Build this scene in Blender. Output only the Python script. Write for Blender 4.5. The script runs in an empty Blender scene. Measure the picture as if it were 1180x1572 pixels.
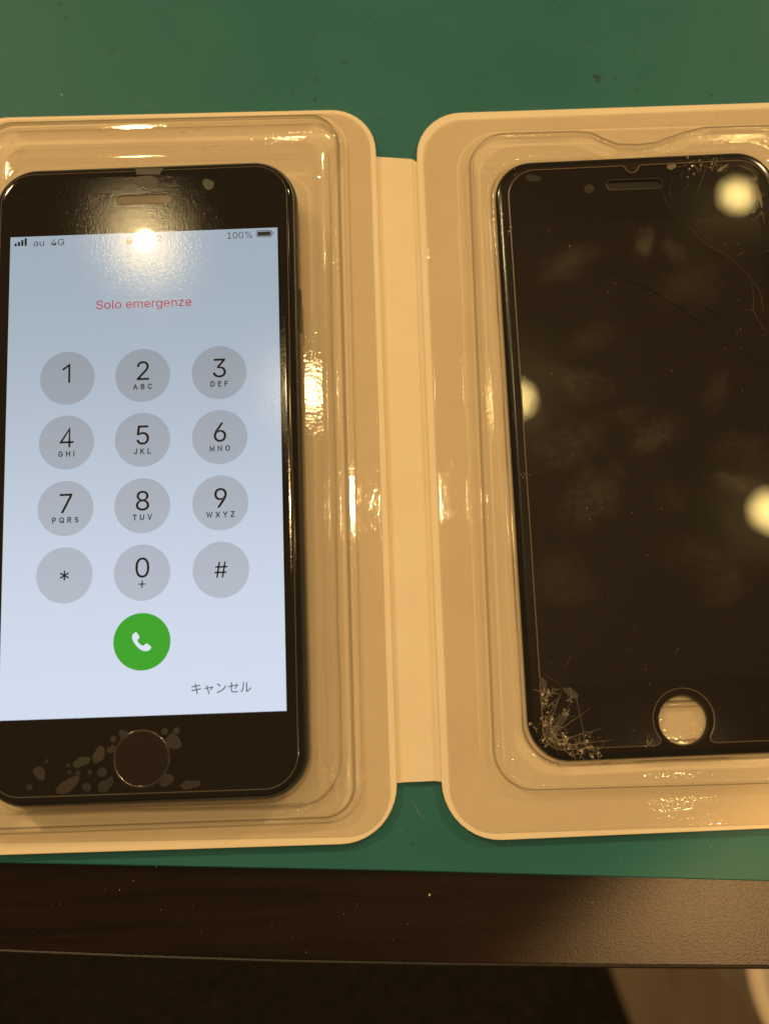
import bpy, bmesh, math, random, json
from mathutils import Vector, Matrix
from mathutils.geometry import tessellate_polygon

# ------------------------------------------------------------------ camera, light, exposure
SC = bpy.context.scene
COL = SC.collection
MM = 0.001
SCREEN_Z = 12.5                                   # mm above the cutting mat
FOC = 1600.0
CAM = Vector((51.705, -46.987, 214.887 + SCREEN_Z))   # mm
ROT = Matrix(((0.99935, 0.03574, 0.00561), (-0.03437, 0.98633, -0.16117), (-0.0113, 0.16087, 0.98691)))

cam = bpy.data.cameras.new('camera')
cam_o = bpy.data.objects.new('camera', cam); COL.objects.link(cam_o)
cam.sensor_fit = 'VERTICAL'; cam.sensor_height = 24.0
cam.lens = 24.0 * FOC / 1572.0
cam.clip_start = 0.01; cam.clip_end = 50
cam_o.matrix_world = Matrix.Translation(CAM * MM) @ ROT.to_4x4()
cam.dof.use_dof = True
cam.dof.focus_distance = 0.226
cam.dof.aperture_fstop = 7.5
SC.camera = cam_o

w = bpy.data.worlds.new('World'); SC.world = w; w.use_nodes = True
bg = w.node_tree.nodes['Background']
bg.inputs[0].default_value = (1.0, 0.61, 0.27, 1); bg.inputs[1].default_value = 0.28

SC.view_settings.view_transform = 'Standard'
SC.view_settings.look = 'None'
SC.view_settings.exposure = 0.0
SC.view_settings.gamma = 1.0
SC.cycles.use_denoising = True
SC.cycles.max_bounces = 6
SC.cycles.diffuse_bounces = 3
SC.cycles.glossy_bounces = 3
SC.cycles.transparent_max_bounces = 16
SC.cycles.sample_clamp_indirect = 4.0


def at(u, v, z):
    """the point of the level plane z (mm) that the photograph shows at u, v"""
    d = ROT @ Vector(((u - 590) / FOC, -(v - 786) / FOC, -1.0))
    p = CAM + d * ((z - CAM.z) / d.z)
    return (p.x, p.y)


def mirror_spot(u, v, z, height):
    d = ROT @ Vector(((u - 590) / FOC, -(v - 786) / FOC, -1.0))
    p = CAM + d * ((z - CAM.z) / d.z)
    d.z = -d.z
    q = p + d * ((height - z) / d.z)
    return q


def downlight(u, v, z, radius, radiance, colour=(1.0, 0.72, 0.30)):
    """a round recessed ceiling lamp or added fill lamp, two metres above the desk"""
    l = bpy.data.lights.new('ceiling_or_fill_lamp', 'AREA'); l.shape = 'DISK'; l.size = 2 * radius
    l.color = colour
    l.energy = radiance * math.pi * math.pi * radius * radius
    l.use_nodes = True; nt = l.node_tree                      # the bulb behind the round diffuser: brighter in the middle
    em = nt.nodes['Emission']; ge = nt.nodes.new('ShaderNodeNewGeometry')
    sb = nt.nodes.new('ShaderNodeVectorMath'); sb.operation = 'SUBTRACT'; sb.inputs[1].default_value = (0.5, 0.5, 0.0)
    le = nt.nodes.new('ShaderNodeVectorMath'); le.operation = 'LENGTH'
    mr = nt.nodes.new('ShaderNodeMapRange'); mr.interpolation_type = 'SMOOTHSTEP'
    for q, val in enumerate((None, 0.0, 0.5, 1.9, 0.75)):
        if val is not None: mr.inputs[q].default_value = val
    nt.links.new(ge.outputs['Parametric'], sb.inputs[0]); nt.links.new(sb.outputs[0], le.inputs[0])
    nt.links.new(le.outputs['Value'], mr.inputs[0]); nt.links.new(mr.outputs[0], em.inputs['Strength'])
    o = bpy.data.objects.new('ceiling_or_fill_lamp', l); COL.objects.link(o)
    o.location = mirror_spot(u, v, z, 2000.0) * MM
    return o


downlight(1131, 300, 4.4, 0.042, 27, (1.0, 0.70, 0.24))
downlight(790, 613, 4.4, 0.046, 27, (1.0, 0.70, 0.24))
downlight(1181, 784, 4.4, 0.046, 27, (1.0, 0.70, 0.24))
downlight(222, 369, 12.5, 0.013, 2300, (1.0, 0.72, 0.33))
downlight(629, 770, 2.0, 0.024, 1150, (1.0, 0.69, 0.32))  # added fill lamp, unseen: its mirror image lands on the matte spine
downlight(476, 600, 5.0, 0.045, 75, (1.0, 0.72, 0.34))
downlight(1040, 1185, 4.2, 0.028, 110, (1.0, 0.72, 0.30))
# two added wide fill lamps, unseen; their mirror images miss the glass
for x, y, e in ((-1.5, 1.7, 31.0), (1.8, 1.9, 31.0)):
    l = bpy.data.lights.new('fill_lamp', 'AREA'); l.shape = 'DISK'; l.size = 0.16
    l.color = (1.0, 0.69, 0.32); l.energy = e
    o = bpy.data.objects.new('fill_lamp', l); COL.objects.link(o)
    o.location = (x, y, 2.0)
    o.rotation_euler = (Vector((0.05, 0, 0)) - o.location).to_track_quat('-Z', 'Y').to_euler()
# lamp behind the desk's right sheen, cone shaped to imitate a person's shadow edge
sp = bpy.data.lights.new('shadow_edge_spot', 'SPOT'); sp.color = (1.0, 0.56, 0.21); sp.energy = 78
sp.shadow_soft_size = 0.008
spo = bpy.data.objects.new('shadow_edge_spot', sp); COL.objects.link(spo)
spo.location = mirror_spot(1080, 1340, -1.6, 2000.0) * MM
p0, p1 = Vector(at(890, 1455, -1.6)), Vector(at(1120, 1270, 0))      # cone rim, in place of a person's shadow edge
pn = (p1 - p0).normalized(); SPOT_R = 480.0
pc = (p0 + p1) / 2 + Vector((pn.y, -pn.x)) * SPOT_R
SPOT_AIM = Vector((pc.x, pc.y, 0)) * MM
spo.rotation_euler = (SPOT_AIM - spo.location).to_track_quat('-Z', 'Y').to_euler()
sp.spot_size = 2 * math.atan(SPOT_R * MM / (SPOT_AIM - spo.location).length); sp.spot_blend = 0.05


# ------------------------------------------------------------------ materials
class NT:
    def __init__(s, name):
        s.m = bpy.data.materials.new(name); s.m.use_nodes = True
        s.t = s.m.node_tree; s.t.nodes.clear()
        s.out = s.n('ShaderNodeOutputMaterial')

    def n(s, kind, **kw):
        x = s.t.nodes.new(kind)
        for k, v in kw.items():
            if k.startswith('i_'):
                x.inputs[k[2:].replace('_', ' ')].default_value = v
            else:
                setattr(x, k, v)
        return x

    def l(s, a, b):
        s.t.links.new(a, b)

    def math(s, op, a, b=None, c=None, clamp=False):
        x = s.n('ShaderNodeMath', operation=op, use_clamp=clamp)
        for i, q in enumerate((a, b, c)):
            if q is None: continue
            if isinstance(q, (int, float)): x.inputs[i].default_value = q
            else: s.l(q, x.inputs[i])
        return x.outputs[0]

    def mixc(s, f, a, b, mode='MIX'):
        x = s.n('ShaderNodeMix', data_type='RGBA', blend_type=mode)
        for i, q in ((0, f), (6, a), (7, b)):
            if isinstance(q, (int, float)): x.inputs[i].default_value = q
            elif isinstance(q, tuple): x.inputs[i].default_value = q if len(q) == 4 else (*q, 1)
            else: s.l(q, x.inputs[i])
        return x.outputs[2]

    def pos(s):
        return s.n('ShaderNodeNewGeometry').outputs['Position']

    def noise(s, scale, detail=3, rough=0.55, vec=None, stretch=None):
        x = s.n('ShaderNodeTexNoise'); x.inputs['Scale'].default_value = scale
        x.inputs['Detail'].default_value = detail; x.inputs['Roughness'].default_value = rough
        v = vec or s.pos()
        if stretch:
            mp = s.n('ShaderNodeMapping'); mp.inputs['Scale'].default_value = stretch
            s.l(v, mp.inputs[0]); v = mp.outputs[0]
        s.l(v, x.inputs['Vector'])
        return x.outputs[0]

    def ramp(s, f, lo, hi, a=0.0, b=1.0):
        x = s.n('ShaderNodeMapRange'); x.interpolation_type = 'SMOOTHSTEP'
        x.inputs[1].default_value = lo; x.inputs[2].default_value = hi
        x.inputs[3].default_value = a; x.inputs[4].default_value = b
        s.l(f, x.inputs[0]); return x.outputs[0]

    def bump(s, h, dist, strength=1.0, normal=None):
        x = s.n('ShaderNodeBump'); x.inputs['Strength'].default_value = strength
        x.inputs['Distance'].default_value = dist
        s.l(h, x.inputs['Height'])
        if normal: s.l(normal, x.inputs['Normal'])
        return x.outputs[0]

    def pr(s, base=(0.5, 0.5, 0.5), rough=0.5, **kw):
        p = s.n('ShaderNodeBsdfPrincipled')
        if isinstance(base, tuple): p.inputs['Base Color'].default_value = (*base, 1)
        else: s.l(base, p.inputs['Base Color'])
        if isinstance(rough, (int, float)): p.inputs['Roughness'].default_value = rough
        else: s.l(rough, p.inputs['Roughness'])
        for k, v in kw.items():
            k = k.replace('_', ' ')
            if isinstance(v, (int, float)): p.inputs[k].default_value = v
            elif isinstance(v, tuple): p.inputs[k].default_value = (*v, 1)
            else: s.l(v, p.inputs[k])
        return p

    def end(s, sh):
        s.l(sh if not hasattr(sh, 'outputs') else sh.outputs[0], s.out.inputs[0]); return s.m


def simple(name, base, rough, **kw):
    t = NT(name); return t.end(t.pr(base, rough, **kw))


M = {}
# cream card
t = NT('cream_card')
fib = t.noise(2600, 3, 0.6, stretch=(1.0, 0.45, 1.0)); big = t.noise(60, 3)
c = t.mixc(t.ramp(big, 0.35, 0.7), (0.80, 0.685, 0.51), (0.77, 0.65, 0.48))
c = t.mixc(t.ramp(fib, 0.3, 0.75, 0.0, 0.28), c, (0.88, 0.77, 0.54))
M['card'] = t.end(t.pr(c, 0.62, Normal=t.bump(fib, 0.00005, 0.6)))
# cutting mat
t = NT('cutting_mat_green')
big = t.noise(26, 4); fine = t.noise(2200, 2)
c = t.mixc(t.ramp(big, 0.3, 0.75), (0.018, 0.126, 0.130), (0.024, 0.143, 0.144))
spot = t.noise(330, 2, 0.5); where = t.noise(34, 3)
k = t.math('MULTIPLY', t.ramp(spot, 0.64, 0.74), t.ramp(where, 0.49, 0.62))
c = t.mixc(t.math('MULTIPLY', k, 0.75), c, (0.018, 0.042, 0.032))
sp2 = t.noise(150, 3, 0.6); k2 = t.math('MULTIPLY', t.ramp(sp2, 0.64, 0.74), 0.22)
c = t.mixc(k2, c, (0.022, 0.07, 0.05))
M['mat'] = t.end(t.pr(c, t.ramp(big, 0.3, 0.7, 0.40, 0.5), Normal=t.bump(fine, 0.00003, 0.5), Specular_IOR_Level=0.2))
# desk: dark woodgrain laminate with a fine pebbled skin
t = NT('dark_laminate')
g = t.noise(90, 5, 0.6, stretch=(0.12, 2.2, 1)); g2 = t.noise(600, 3, 0.6, stretch=(0.06, 1.5, 1))
peb = t.noise(3600, 2, 0.5); peb2 = t.noise(1700, 3, 0.6)
c = t.mixc(t.ramp(g, 0.3, 0.7), (0.005, 0.0020, 0.0011), (0.014, 0.0058, 0.0032))
c = t.mixc(t.ramp(g2, 0.5, 0.75, 0, 0.5), c, (0.020, 0.009, 0.005))
h = t.math('ADD', t.math('MULTIPLY', peb, 0.6), t.math('MULTIPLY', peb2, 0.6))
M['desk'] = t.end(t.pr(c, 0.285, Normal=t.bump(h, 0.000042, 0.8), Specular_IOR_Level=0.24))
M['desk_edge'] = simple('desk_edging', (0.010, 0.006, 0.004), 0.34, Specular_IOR_Level=0.35)
# floor
t = NT('brown_floorboards')
g = t.noise(22, 4, 0.6, stretch=(2.4, 0.15, 1)); g2 = t.noise(90, 3, 0.6, stretch=(1.5, 0.1, 1))
c = t.mixc(t.ramp(g, 0.3, 0.7), (0.046, 0.028, 0.017), (0.076, 0.048, 0.029))
c = t.mixc(t.ramp(g2, 0.4, 0.7, 0, 0.5), c, (0.075, 0.046, 0.028))
M['floor'] = t.end(t.pr(c, 0.5))
t = NT('charcoal_sheet')
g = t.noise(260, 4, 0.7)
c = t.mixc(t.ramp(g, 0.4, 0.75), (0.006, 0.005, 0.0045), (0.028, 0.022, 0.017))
M['dark_sheet'] = t.end(t.pr(c, 0.95, Normal=t.bump(g, 0.004), Specular_IOR_Level=0.1))
M['bin'] = simple('pale_bin_plastic', (0.62, 0.56, 0.44), 0.4)
M['bin_in'] = simple('grey_bin_liner', (0.36, 0.34, 0.29), 0.5)


def plastic(name, clear, edge, rough, wave, grain):
    """thin clear sheet: transmits with a slight tint, darker where one looks along the sheet, mirror-like by Fresnel"""
    t = NT(name)
    n1 = t.noise(200, 2, 0.5); n2 = t.noise(1500, 1, 0.6)
    hgt = t.math('ADD', t.math('MULTIPLY', n1, wave), t.math('MULTIPLY', n2, grain))
    nrm = t.bump(hgt, 0.001, 1.0)
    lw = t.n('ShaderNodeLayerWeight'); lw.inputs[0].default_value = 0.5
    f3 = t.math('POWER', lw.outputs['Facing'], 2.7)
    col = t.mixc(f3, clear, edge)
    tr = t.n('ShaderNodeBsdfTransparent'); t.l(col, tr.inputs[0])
    gl = t.n('ShaderNodeBsdfGlossy'); gl.inputs['Roughness'].default_value = rough
    gl.distribution = 'BECKMANN'; t.l(nrm, gl.inputs['Normal'])
    fr = t.n('ShaderNodeFresnel'); fr.inputs[0].default_value = 1.5; t.l(nrm, fr.inputs['Normal'])
    fac = t.math('MINIMUM', t.math('MULTIPLY', fr.outputs[0], 1.35), 0.6)
    mx = t.n('ShaderNodeMixShader'); t.l(fac, mx.inputs[0]); t.l(tr.outputs[0], mx.inputs[1]); t.l(gl.outputs[0], mx.inputs[2])
    return t.end(mx)


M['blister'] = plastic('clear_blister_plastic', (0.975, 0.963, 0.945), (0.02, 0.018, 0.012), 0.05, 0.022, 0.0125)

M['wrinkle'] = plastic('wrinkled_blister_plastic', (0.97, 0.96, 0.94), (0.25, 0.21, 0.15), 0.09, 0.02, 0.02)

# phone glass and frame
M['frame'] = simple('black_metal_frame', (0.006, 0.006, 0.006), 0.28, Specular_IOR_Level=0.5)
M['button'] = simple('black_metal_button', (0.010, 0.010, 0.010), 0.3)


def under_film(t, base):
    """clear film over the glass: a dull sheen round each lamp with a weak sharp image in it"""
    gr = t.noise(2600, 1, 0.5); nr = t.bump(gr, 0.000018, 0.5)
    g1 = t.n('ShaderNodeBsdfGlossy'); g1.inputs['Roughness'].default_value = 0.03; g1.distribution = 'BECKMANN'
    g2 = t.n('ShaderNodeBsdfGlossy'); g2.inputs['Roughness'].default_value = 0.125; g2.distribution = 'BECKMANN'; t.l(nr, g2.inputs['Normal'])
    mg = t.n('ShaderNodeMixShader'); mg.inputs[0].default_value = 0.45; t.l(g1.outputs[0], mg.inputs[1]); t.l(g2.outputs[0], mg.inputs[2])
    fr = t.n('ShaderNodeFresnel'); fr.inputs[0].default_value = 1.5
    mx = t.n('ShaderNodeMixShader'); t.l(fr.outputs[0], mx.inputs[0]); t.l(base.outputs[0], mx.inputs[1]); t.l(mg.outputs[0], mx.inputs[2])
    return t.end(mx)


t = NT('black_front_glass')
M['glass'] = under_film(t, t.pr((0.009, 0.007, 0.006), 0.5, Specular_IOR_Level=0.0))
M['mesh_grille'] = simple('earpiece_mesh', (0.16, 0.13, 0.09), 0.45, Specular_IOR_Level=0.5)
M['bubble'] = simple('air_bubble_under_film', (0.024, 0.019, 0.0145), 0.4, Specular_IOR_Level=0.5)
M['bubble_low'] = simple('faint_air_bubble_under_film', (0.0125, 0.0092, 0.007), 0.4, Specular_IOR_Level=0.5)
M['ring'] = simple('home_ring', (0.024, 0.019, 0.015), 0.22, Coat_Weight=0.5, Coat_Roughness=0.1)
M['home'] = simple('home_button_glass', (0.016, 0.010, 0.008), 0.2, Specular_IOR_Level=0.35)
M['film_edge'] = simple('film_edge', (0.16, 0.13, 0.10), 0.25)


def lit(name, top, bottom):
    """light of the display: blue-white, a little brighter towards the foot of the page as shown"""
    t = NT(name)
    sx = t.n('ShaderNodeSeparateXYZ'); t.l(t.pos(), sx.inputs[0])
    f = t.ramp(sx.outputs[1], 0.052, -0.055)
    c = t.mixc(f, top, bottom)
    p = t.pr((0.015, 0.015, 0.015), 0.5, Specular_IOR_Level=0.0, Emission_Color=c, Emission_Strength=1.0)
    return under_film(t, p)


M['page'] = lit('display_page', (0.35, 0.43, 0.515), (0.66, 0.74, 0.89))
M['key'] = lit('display_key', (0.265, 0.305, 0.35), (0.50, 0.545, 0.635))
M['ink'] = lit('display_ink', (0.0, 0.0, 0.0), (0.0, 0.0, 0.0))
M['ink_soft'] = lit('display_small_ink', (0.045, 0.045, 0.05), (0.03, 0.03, 0.035))
M['ink_red'] = lit('display_red', (0.44, 0.045, 0.055), (0.44, 0.045, 0.055))
M['lock'] = lit('display_lock', (0.28, 0.07, 0.03), (0.28, 0.07, 0.03))
M['green'] = lit('display_green', (0.035, 0.36, 0.022), (0.035, 0.37, 0.022))
M['white'] = lit('display_white', (0.72, 0.82, 0.92), (0.72, 0.82, 0.92))
M['batt'] = lit('display_battery', (0.02, 0.018, 0.012), (0.02, 0.018, 0.012))

# broken display
M['panel_edge'] = simple('black_panel_edge', (0.004, 0.004, 0.004), 0.16, Specular_IOR_Level=0.5)
M['panel_glass'] = simple('black_panel_border', (0.0145, 0.0092, 0.0072), 0.45, Specular_IOR_Level=0.1)
M['panel_lcd'] = simple('unlit_display', (0.023, 0.0145, 0.0115), 0.45, Specular_IOR_Level=0.1)
M['slot'] = simple('earpiece_slot', (0.004, 0.003, 0.002), 0.5)
M['rim'] = simple('pale_rim', (0.13, 0.10, 0.07), 0.35)
t = NT('shattered_glass')
M['splinter'] = t.end(t.pr((0.42, 0.35, 0.26), 0.2, Specular_IOR_Level=0.8, Alpha=0.6))
t = NT('hairline_crack')
M['crack'] = t.end(t.pr((0.17, 0.13, 0.09), 0.2, Specular_IOR_Level=0.6, Alpha=0.55))
t = NT('dark_hairline_crack')
M['crack_dark'] = t.end(t.pr((0.003, 0.002, 0.002), 0.4, Specular_IOR_Level=0.1, Alpha=0.55))
M['dust'] = simple('pale_dust', (0.55, 0.50, 0.40), 0.7)
M['fibre'] = simple('pale_fibre', (0.30, 0.36, 0.26), 0.6)


def protector_material():
    t = NT('scratched_protector_glass')
    tr = t.n('ShaderNodeBsdfTransparent'); tr.inputs[0].default_value = (0.95, 0.94, 0.92, 1)
    gl = t.n('ShaderNodeBsdfGlossy'); gl.inputs['Roughness'].default_value = 0.012
    gr = t.n('ShaderNodeBsdfGlossy'); gr.inputs['Roughness'].default_value = 0.14; gr.distribution = 'BECKMANN'
    mg = t.n('ShaderNodeMixShader'); t.l(t.ramp(t.noise(70, 3, 0.6), 0.35, 0.75, 0.08, 0.24), mg.inputs[0])
    t.l(gl.outputs[0], mg.inputs[1]); t.l(gr.outputs[0], mg.inputs[2])
    fr = t.n('ShaderNodeFresnel'); fr.inputs[0].default_value = 1.5
    mx = t.n('ShaderNodeMixShader'); t.l(fr.outputs[0], mx.inputs[0]); t.l(tr.outputs[0], mx.inputs[1]); t.l(mg.outputs[0], mx.inputs[2])
    return t.end(mx)


def smear(name, strength, ridges):
    """greasy finger mark: thin, patchy, faintly ridged"""
    t = NT(name)
    tc = t.n('ShaderNodeTexCoord'); P = tc.outputs['Object']
    oi = t.n('ShaderNodeObjectInfo')
    off = t.n('ShaderNodeVectorMath', operation='ADD'); t.l(P, off.inputs[0])
    rs = t.math('MULTIPLY', oi.outputs['Random'], 40.0); cb = t.n('ShaderNodeCombineXYZ'); t.l(rs, cb.inputs[0]); t.l(rs, cb.inputs[2]); t.l(cb.outputs[0], off.inputs[1])
    n1 = t.noise(1.7, 4, 0.6, off.outputs[0]); n2 = t.noise(7.0, 4, 0.7, off.outputs[0])
    ln = t.n('ShaderNodeVectorMath', operation='LENGTH'); t.l(P, ln.inputs[0])
    d = t.math('ADD', ln.outputs['Value'], t.math('MULTIPLY', t.math('SUBTRACT', n1, 0.5), 1.5))
    m = t.ramp(d, 1.0, -0.05, 0.0, strength)
    m = t.math('MULTIPLY', m, t.ramp(n2, 0.3, 0.72, 0.65, 1.0))
    m = t.math('MULTIPLY', m, t.ramp(ln.outputs['Value'], 1.0, 0.75))
    if ridges:
        wv = t.n('ShaderNodeTexWave'); wv.wave_type = 'RINGS'; wv.inputs['Scale'].default_value = 5.5
        wv.inputs['Distortion'].default_value = 7.0; wv.inputs['Detail'].default_value = 1.0; wv.inputs['Detail Scale'].default_value = 0.9
        t.l(off.outputs[0], wv.inputs['Vector'])
        m = t.math('MULTIPLY', m, t.ramp(wv.outputs[0], 0.15, 0.85, 0.5, 1.0))
    tr = t.n('ShaderNodeBsdfTransparent'); df = t.n('ShaderNodeBsdfDiffuse'); df.inputs[0].default_value = (0.60, 0.55, 0.46, 1)
    mx = t.n('ShaderNodeMixShader'); t.l(m, mx.inputs[0]); t.l(tr.outputs[0], mx.inputs[1]); t.l(df.outputs[0], mx.inputs[2])
    return t.end(mx)


for k_, s_ in (('a', 0.028), ('b', 0.048), ('c', 0.085)):
    M['smear_' + k_] = smear('finger_mark_' + k_, s_, False); M['print_' + k_] = smear('fingerprint_' + k_, s_, True)
M['protector'] = protector_material()


# ------------------------------------------------------------------ mesh helpers (all shapes in mm)
def add(name, verts, faces, mat, parent=None, smooth=True, sharp=35, weighted=False):
    me = bpy.data.meshes.new(name)
    me.from_pydata([(v[0] * MM, v[1] * MM, v[2] * MM) for v in verts], [], faces)
    me.materials.append(M[mat]); me.update()
    if smooth:
        for p in me.polygons: p.use_smooth = True
        me.set_sharp_from_angle(angle=math.radians(sharp))
    o = bpy.data.objects.new(name, me); COL.objects.link(o)
    if parent: o.parent = parent
    if weighted:
        wn = o.modifiers.new('weighted_normals', 'WEIGHTED_NORMAL'); wn.keep_sharp = True; wn.weight = 80
    return o


def thing(name, label, cat, group=None):
    o = bpy.data.objects.new(name, None); COL.objects.link(o)
    o.empty_display_size = 0.01
    o['label'] = label; o['category'] = cat
    if group: o['group'] = group
    return o


def tag(o, label, cat):
    o['label'] = label; o['category'] = cat; return o


def inset(c, d):
    """move the four sides of the quad TL, BL, BR, TR inward (left, bottom, right, top)"""
    if isinstance(d, (int, float)): d = (d,) * 4
    lines = []
    for i in range(4):
        a, b = Vector(c[i]), Vector(c[(i + 1) % 4]); e = (b - a).normalized(); n = Vector((-e.y, e.x))
        lines.append((a + n * d[i], e))
    out = []
    for i in range(4):
        (p, e), (q, g) = lines[i - 1], lines[i]
        k = ((q - p).cross(g)) / e.cross(g)
        out.append(tuple(p + e * k))
    return out


def rq(c, r, n=10, m=14):
    """rounded quad, counter-clockwise; r one radius or one for each of TL, BL, BR, TR"""
    if isinstance(r, (int, float)): r = (r,) * 4
    arcs = []
    for i in range(4):
        p = Vector(c[i]); a = (Vector(c[i - 1]) - p).normalized(); b = (Vector(c[(i + 1) % 4]) - p).normalized()
        half = a.angle(b) / 2; rr = max(r[i], 0.02)
        L = rr / math.tan(half); ctr = p + (a + b).normalized() * (rr / math.sin(half))
        s, e = p + a * L - ctr, p + b * L - ctr
        ang = s.angle(e); arc = []
        for k in range(n + 1):
            th = ang * k / n
            arc.append(ctr + s * math.cos(th) + Vector((-s.y, s.x)) * math.sin(th))
        arcs.append(arc)
    out = []
    for i in range(4):
        out += [tuple(q) for q in arcs[i]]
        a, b = arcs[i][-1], arcs[(i + 1) % 4][0]
        out += [tuple(a.lerp(b, k / (m + 1))) for k in range(1, m + 1)]
    return out


def loft(rings, cap0=False, cap1=False, holes1=()):
    V, F = [], []
    n = len(rings[0][0])
    for pts, z in rings:
        V += [(x, y, z if not isinstance(z, (list, tuple)) else z[i]) for i, (x, y) in enumerate(pts)]
    for r in range(len(rings) - 1):
        for i in range(n):
            j = (i + 1) % n
            F.append((r * n + i, r * n + j, (r + 1) * n + j, (r + 1) * n + i))
    if cap0: F.append(tuple(range(n - 1, -1, -1)))
    if cap1:
        base = (len(rings) - 1) * n
        if not holes1: F.append(tuple(range(base, base + n)))
        else:
            z = rings[-1][1]; loops = [list(range(base, base + n))]; polys = [[Vector((x, y, 0)) for x, y in rings[-1][0]]]
            for hpts in holes1:
                k = len(V); V += [(x, y, z) for x, y in hpts]
                loops.append(list(range(k, k + len(hpts)))); polys.append([Vector((x, y, 0)) for x, y in hpts])
            flat = [i for lp in loops for i in lp]
            for tri in tessellate_polygon(polys):
                a, b, c = (flat[q] for q in tri)
                e1 = Vector(V[b]) - Vector(V[a]); e2 = Vector(V[c]) - Vector(V[a])
                F.append((a, b, c) if e1.cross(e2).z > 0 else (a, c, b))
    return V, F


def circle(cx, cy, r, n=48):
    return [(cx + r * math.cos(2 * math.pi * k / n), cy + r * math.sin(2 * math.pi * k / n)) for k in range(n)]


def capsule(cx, cy, L, r, rot=0.0, n=10):
    pts = []
    for s, a0 in ((1, -90), (-1, 90)):
        for k in range(n + 1):
            a = math.radians(a0 + 180 * k / n)
            pts.append((s * (L / 2 - r) + r * math.cos(a), r * math.sin(a)))
    co, si = math.cos(rot), math.sin(rot)
    return [(cx + x * co - y * si, cy + x * si + y * co) for x, y in pts]


def grow(pts, d):
    """offset a closed counter-clockwise outline inward by d"""
    n = len(pts); out = []
    for i in range(n):
        a, p, b = Vector(pts[i - 1]), Vector(pts[i]), Vector(pts[(i + 1) % n])
        e1 = (p - a); e2 = (b - p)
        e1 = e1.normalized() if e1.length > 1e-9 else e2.normalized(); e2 = e2.normalized() if e2.length > 1e-9 else e1
        nn = (Vector((-e1.y, e1.x)) + Vector((-e2.y, e2.x)))
        nn = nn.normalized() if nn.length > 1e-6 else Vector((-e1.y, e1.x))
        out.append(tuple(p + nn * d))
    return out


def plate(name, pts, z0, z1, mat, parent, bevel=0.0):
    rings = [(pts, z0), (pts, z1 - bevel)] + ([(grow(pts, bevel), z1)] if bevel else [])
    V, F = loft(rings, True, True)
    return add(name, V, F, mat, parent)


def strand(path, z, wid, V, F, taper=True, lift=0.6):
    """a low three-sided ridge along a path"""
    k0 = len(V); n = len(path)
    for i, p in enumerate(path):
        a = Vector(path[max(i - 1, 0)][:2]); b = Vector(path[min(i + 1, n - 1)][:2]); e = b - a
        e = e.normalized() if e.length > 1e-9 else Vector((1, 0)); nn = Vector((-e.y, e.x))
        ww = wid * (1.0 if not taper else (0.25 + 0.75 * math.sin(math.pi * (i + 0.35) / (n - 0.3))))
        zz = z + (p[2] if len(p) > 2 else 0)
        V += [(p[0] + nn.x * ww / 2, p[1] + nn.y * ww / 2, zz), (p[0], p[1], zz + ww * lift), (p[0] - nn.x * ww / 2, p[1] - nn.y * ww / 2, zz)]
        if i:
            q = k0 + 3 * i; r = q - 3
            F += [(r, q, q + 1, r + 1), (r + 1, q + 1, q + 2, r + 2)]


def pxpath(pts, z):
    return [at(u, v, z) for u, v in pts]


# plain capital letters and two numerals drawn as strokes in a box one unit high
def _arc(cx, cy, rx, ry, a0, a1, n=14):
    return [(cx + rx * math.cos(math.radians(a0 + (a1 - a0) * k / n)), cy + ry * math.sin(math.radians(a0 + (a1 - a0) * k / n))) for k in range(n + 1)]


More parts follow.
